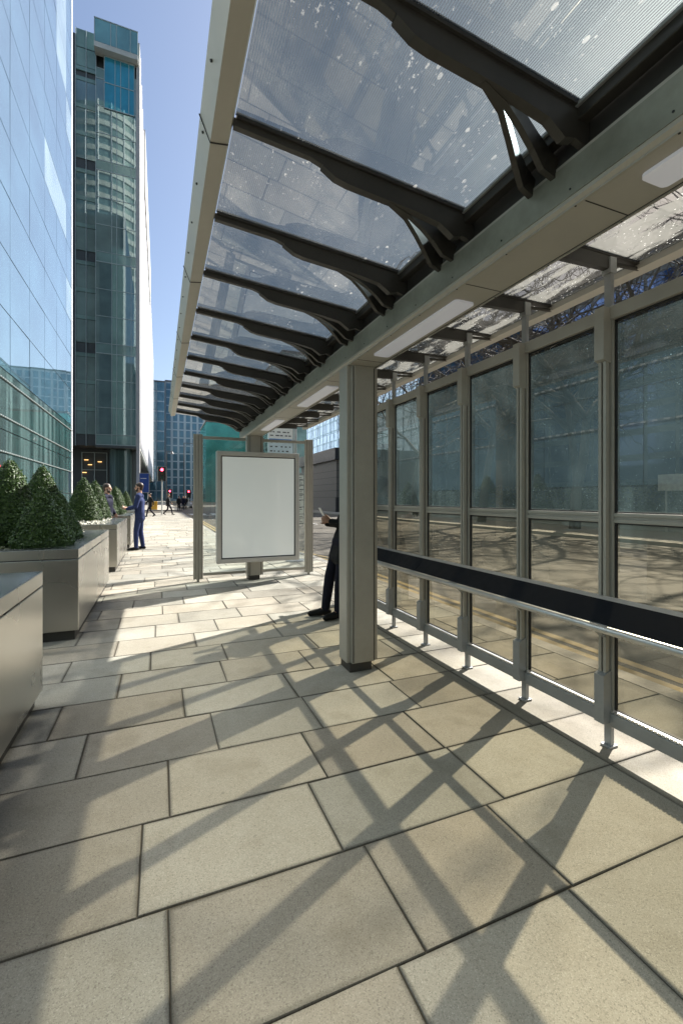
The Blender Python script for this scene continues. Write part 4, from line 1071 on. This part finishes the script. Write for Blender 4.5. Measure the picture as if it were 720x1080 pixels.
# ------------------------------------------------------------------ end of street and far side
BLOCKS = True
def block(name, label, cat, x0, x1, y0, y1, h, nx, nz, wall, glass, faces='-y', frame=.35, band=.8, z0=0, group=None, strip=False):
    r = thing(name, label, cat, ((x0+x1)/2, y0, 0), 0, group); OF = Vector((-(x0+x1)/2, -y0, 0))
    o = MB().box(x0, x1, y0, y1, 0, h).build('wall', wall, r); o.location = OF
    rf = MB(); rf.box(x0-.2, x1+.2, y0-.2, y1+.2, h, h+.6); o = rf.build('roof', 'stone2', r); o.location = OF
    cnt = 0; me_cache = {}; extra_ = MB(); ne = 0
    def win(face, a0, a1, za, zb):
        nonlocal cnt, ne
        key = (face, round(a1-a0, 3), round(zb-za, 3))
        if face == '-y': bx = (a0, a1, y0-.06, y0-.01, za, zb)
        else: bx = (x0-.06, x0-.01, a0, a1, za, zb)
        if cnt >= 100: extra_.box(*bx); ne += 1; return
        cx, cy, cz = (bx[0]+bx[1])/2, (bx[2]+bx[3])/2, (bx[4]+bx[5])/2
        if key not in me_cache: me_cache[key] = MB().box(bx[0]-cx, bx[1]-cx, bx[2]-cy, bx[3]-cy, bx[4]-cz, bx[5]-cz).mesh('window', glass)
        o = bpy.data.objects.new('window', me_cache[key]); C.objects.link(o); o.parent = r; o.location = OF+Vector((cx, cy, cz)); cnt += 1
    for fc in faces.split(','):
        L0, L1 = (x0, x1) if fc == '-y' else (y0, y1)
        n_ = nx if fc == '-y' else max(1, round(nx*(y1-y0)/(x1-x0)))
        wd = (L1-L0)/n_; fh = (h-z0)/nz
        if strip:
            for i in range(n_): win(fc, L0+i*wd+frame/2, L0+(i+1)*wd-frame/2, z0+.8, h-.8)
        else:
            for j in range(nz):
                for i in range(n_): win(fc, L0+i*wd+frame/2, L0+(i+1)*wd-frame/2, z0+j*fh+band, z0+(j+1)*fh)
    if ne: o = extra_.build('far_windows', glass, r); o.location = OF; o['kind'] = 'stuff'
    else: extra_.b.free()
    if strip:
        q = MB(); fh = (h-z0)/nz
        for j in range(1, nz): 
            if '-y' in faces: q.box(x0, x1, y0-.12, y0-.07, z0+j*fh-.25, z0+j*fh+.25)
        o = q.build('floor_band', wall, r); o.location = OF
    return r
block('blue_office_block', 'long blue glass office block with pale vertical piers closing the street', 'building', 2.5, 46, 212, 235, 53, 16, 15, 'b_wall', 'b_glass', '-y', .9, .8, strip=True)
block('blue_side_block', 'plain blue glass block just right of the white finned tower side', 'building', -14, 2.2, 206, 235, 51, 5, 12, 'b_wall', 'b_glass', '-y', .25, .5)
block('teal_office_block', 'teal glass building seen through the end screen above the advert panel', 'building', 14, 27.5, 150, 170, 26, 8, 6, 'teal', 'teal', '-y', .25, .3)
block('mirrored_office_block', 'dark green glass office block far along the right side of the street', 'building', 31, 60, 118, 190, 41, 8, 11, 't_band', 't_glass', '-x', .5, 1.1, strip=False)
block('corner_glass_office', 'pale blue glass office behind the low dark stone building across the road', 'building', 29.5, 52, 47, 92, 24, 6, 6, 'g_glass', 'g_glass', '-x,-y', .3, 1.3)
block('sky_blocking_office', 'unseen dark office block added behind the camera to cut sky light, mirrored in the glass', 'building', -3.5, 44, -48, -31, 42, 10, 11, 't_dark', 't_glass', '-x', .6, 1.2)  # added out of view to block sky light from behind the camera
# low stone pavilion
lp = thing('stone_pavilion', 'low dark stone pavilion with a black roof edge across the road', 'building', (16.3, 42, 0)); LO = Vector((-16.3, -42, 0))
for mb, nm, mt in ((MB().box(16.6, 26, 42, 54, 0, 5.3), 'wall', 'stone'), (MB().box(16.3, 26.4, 41.6, 54.4, 5.3, 6.5), 'roof', 'stone2'),
                   (MB().box(18.9, 19.4, 41.92, 41.99, 0, 5.2), 'door_jamb', 'stone2'), (MB().box(19.4, 21.0, 41.9, 41.98, 0, 4.6), 'door', 'f_low'), (MB().box(16.5, 18.8, 41.93, 41.99, 0, 1.5), 'plinth_band', 'stone2')):
    o = mb.build(nm, mt, lp); o.location = LO
q = MB()
for k in range(1, 6): q.box(16.58, 18.9, 41.965, 41.995, 1.5+k*.68-.015, 1.5+k*.68+.015)
for k in range(5): q.box(16.58, 16.595, 42, 54, 1.5+k*.68-.015, 1.5+k*.68+.015)
o = q.build('course_joint', 'rubber', lp); o.location = LO
# long opposite block across the road (right)
block('opposite_blue_office', 'blue glass office block across the road above the rear screen', 'building', 47, 75, -40, 62, 27, 9, 10, 't_dark', 'o_glass', '-x', .4, .7)
# hedge + wall
gw = MB(); gw.box(20.2, 20.6, -40, 40, 0, .75); gw.box(20.12, 20.68, -40, 40, .75, .84, .01)
o = gw.build('garden_wall', 't_wall'); tag(o, 'low grey garden wall with coping along the far pavement', 'wall')
rr = random.Random(21); m = MB()
for _ in range(14000):
    p = Vector((20.9+abs(rr.gauss(0, .5)), rr.uniform(-12, 40), rr.uniform(.2, 2.3) * (1-.2*rr.random())))
    nrm = Vector((rr.gauss(-.5, .7), rr.gauss(0, .7), rr.gauss(.3, .6))).normalized(); u = nrm.orthogonal().normalized(); v = nrm.cross(u); s = rr.uniform(.05, .11)
    m.quad(p-u*s, p-v*s*.7, p+u*s, p+v*s*.7)
tag(m.build('hedge', 'hedge'), 'dark clipped hedge behind the low wall across the road', 'hedge')
# bare trees
def tree(loc, h, seed, label):
    zmax = 11.8 if loc[0] < 20 else 15.5
    rr = random.Random(seed); r = thing('bare_tree', label, 'tree', loc, rr.uniform(0, 6), 'bare trees across the road')
    tm, lm_, tw_ = MB(), MB(), MB()
    def grow(p, d, L, rad, lev):
        n_ = 3; q = p
        for i in range(n_):
            d = (d+Vector((rr.gauss(0, .13), rr.gauss(0, .13), rr.gauss(.03, .06))))
            if q.z > zmax*.8: d.z -= .9*(q.z/zmax-.8)/.2
            d.normalize()
            e = q+d*L/n_; ra = rad*(1-.35*i/n_); rb = rad*(1-.35*(i+1)/n_)
            (tm if lev == 0 else lm_ if lev < 3 else tw_).tube(q, e, ra, rb, 8 if lev < 2 else 5 if lev < 4 else 3, caps=False); q = e
            if lev > 0 and i < n_-1 and lev < 6 and rr.random() < .75:
                side = d.orthogonal(); side.rotate(Matrix.Rotation(rr.uniform(0, 6.28), 3, d))
                grow(q, (d*.6+side*rr.uniform(.5, .9)).normalized(), L*rr.uniform(.5, .72), rb*.55, lev+1)
        if lev < 6:
            for k in range(4 if lev == 0 else 2):
                side = d.orthogonal(); side.rotate(Matrix.Rotation(rr.uniform(0, 6.28) if lev else k*1.57+rr.uniform(-.4, .4), 3, d))
                grow(q, (d*rr.uniform(.7, 1)+side*rr.uniform(.4, .75)).normalized(), L*rr.uniform(.66, .85), rad*(.62 if lev else .55), lev+1)
    grow(Vector((0, 0, -.05)), Vector((0, 0, 1)), h*.33, h*.017, 0)
    tm.build('trunk', 'bark', r, True); lm_.build('limbs', 'bark', r, True); tw_.build('twigs', 'bark', r)
for x, y, h, s, lb in ((17.6, 9.5, 17, 1, 'bare tree across the road seen through the rightmost rear pane'), (18.0, 15.2, 16, 2, 'bare tree across the road, second from the right behind the screen'),
                       (17.8, 21.5, 16, 3, 'bare tree across the road, third from the right behind the screen'), (18.2, 29.5, 15, 4, 'bare tree across the road nearest the low stone pavilion'),
                       (23.6, 5, 17, 5, 'bare tree standing behind the hedge at the right'), (24, 20, 17, 6, 'bare tree standing behind the middle of the hedge')):
    tree((x, y, 0), h, s, lb)
# added white board standing in for an unidentified bright patch
q = thing('bright_patch_board', 'white board on two posts above the hedge, added in place of a bright patch', 'stand-in board', (20.0, 11.2, 0))
MB().box(-.03, .03, -1.5, 1.5, 1.75, 2.45, .01).build('board', 'white', q)
for y in (-1.2, 1.2): MB().tube((.05, y, 0), (.05, y, 2.4), .04).build('post', 'pole', q)
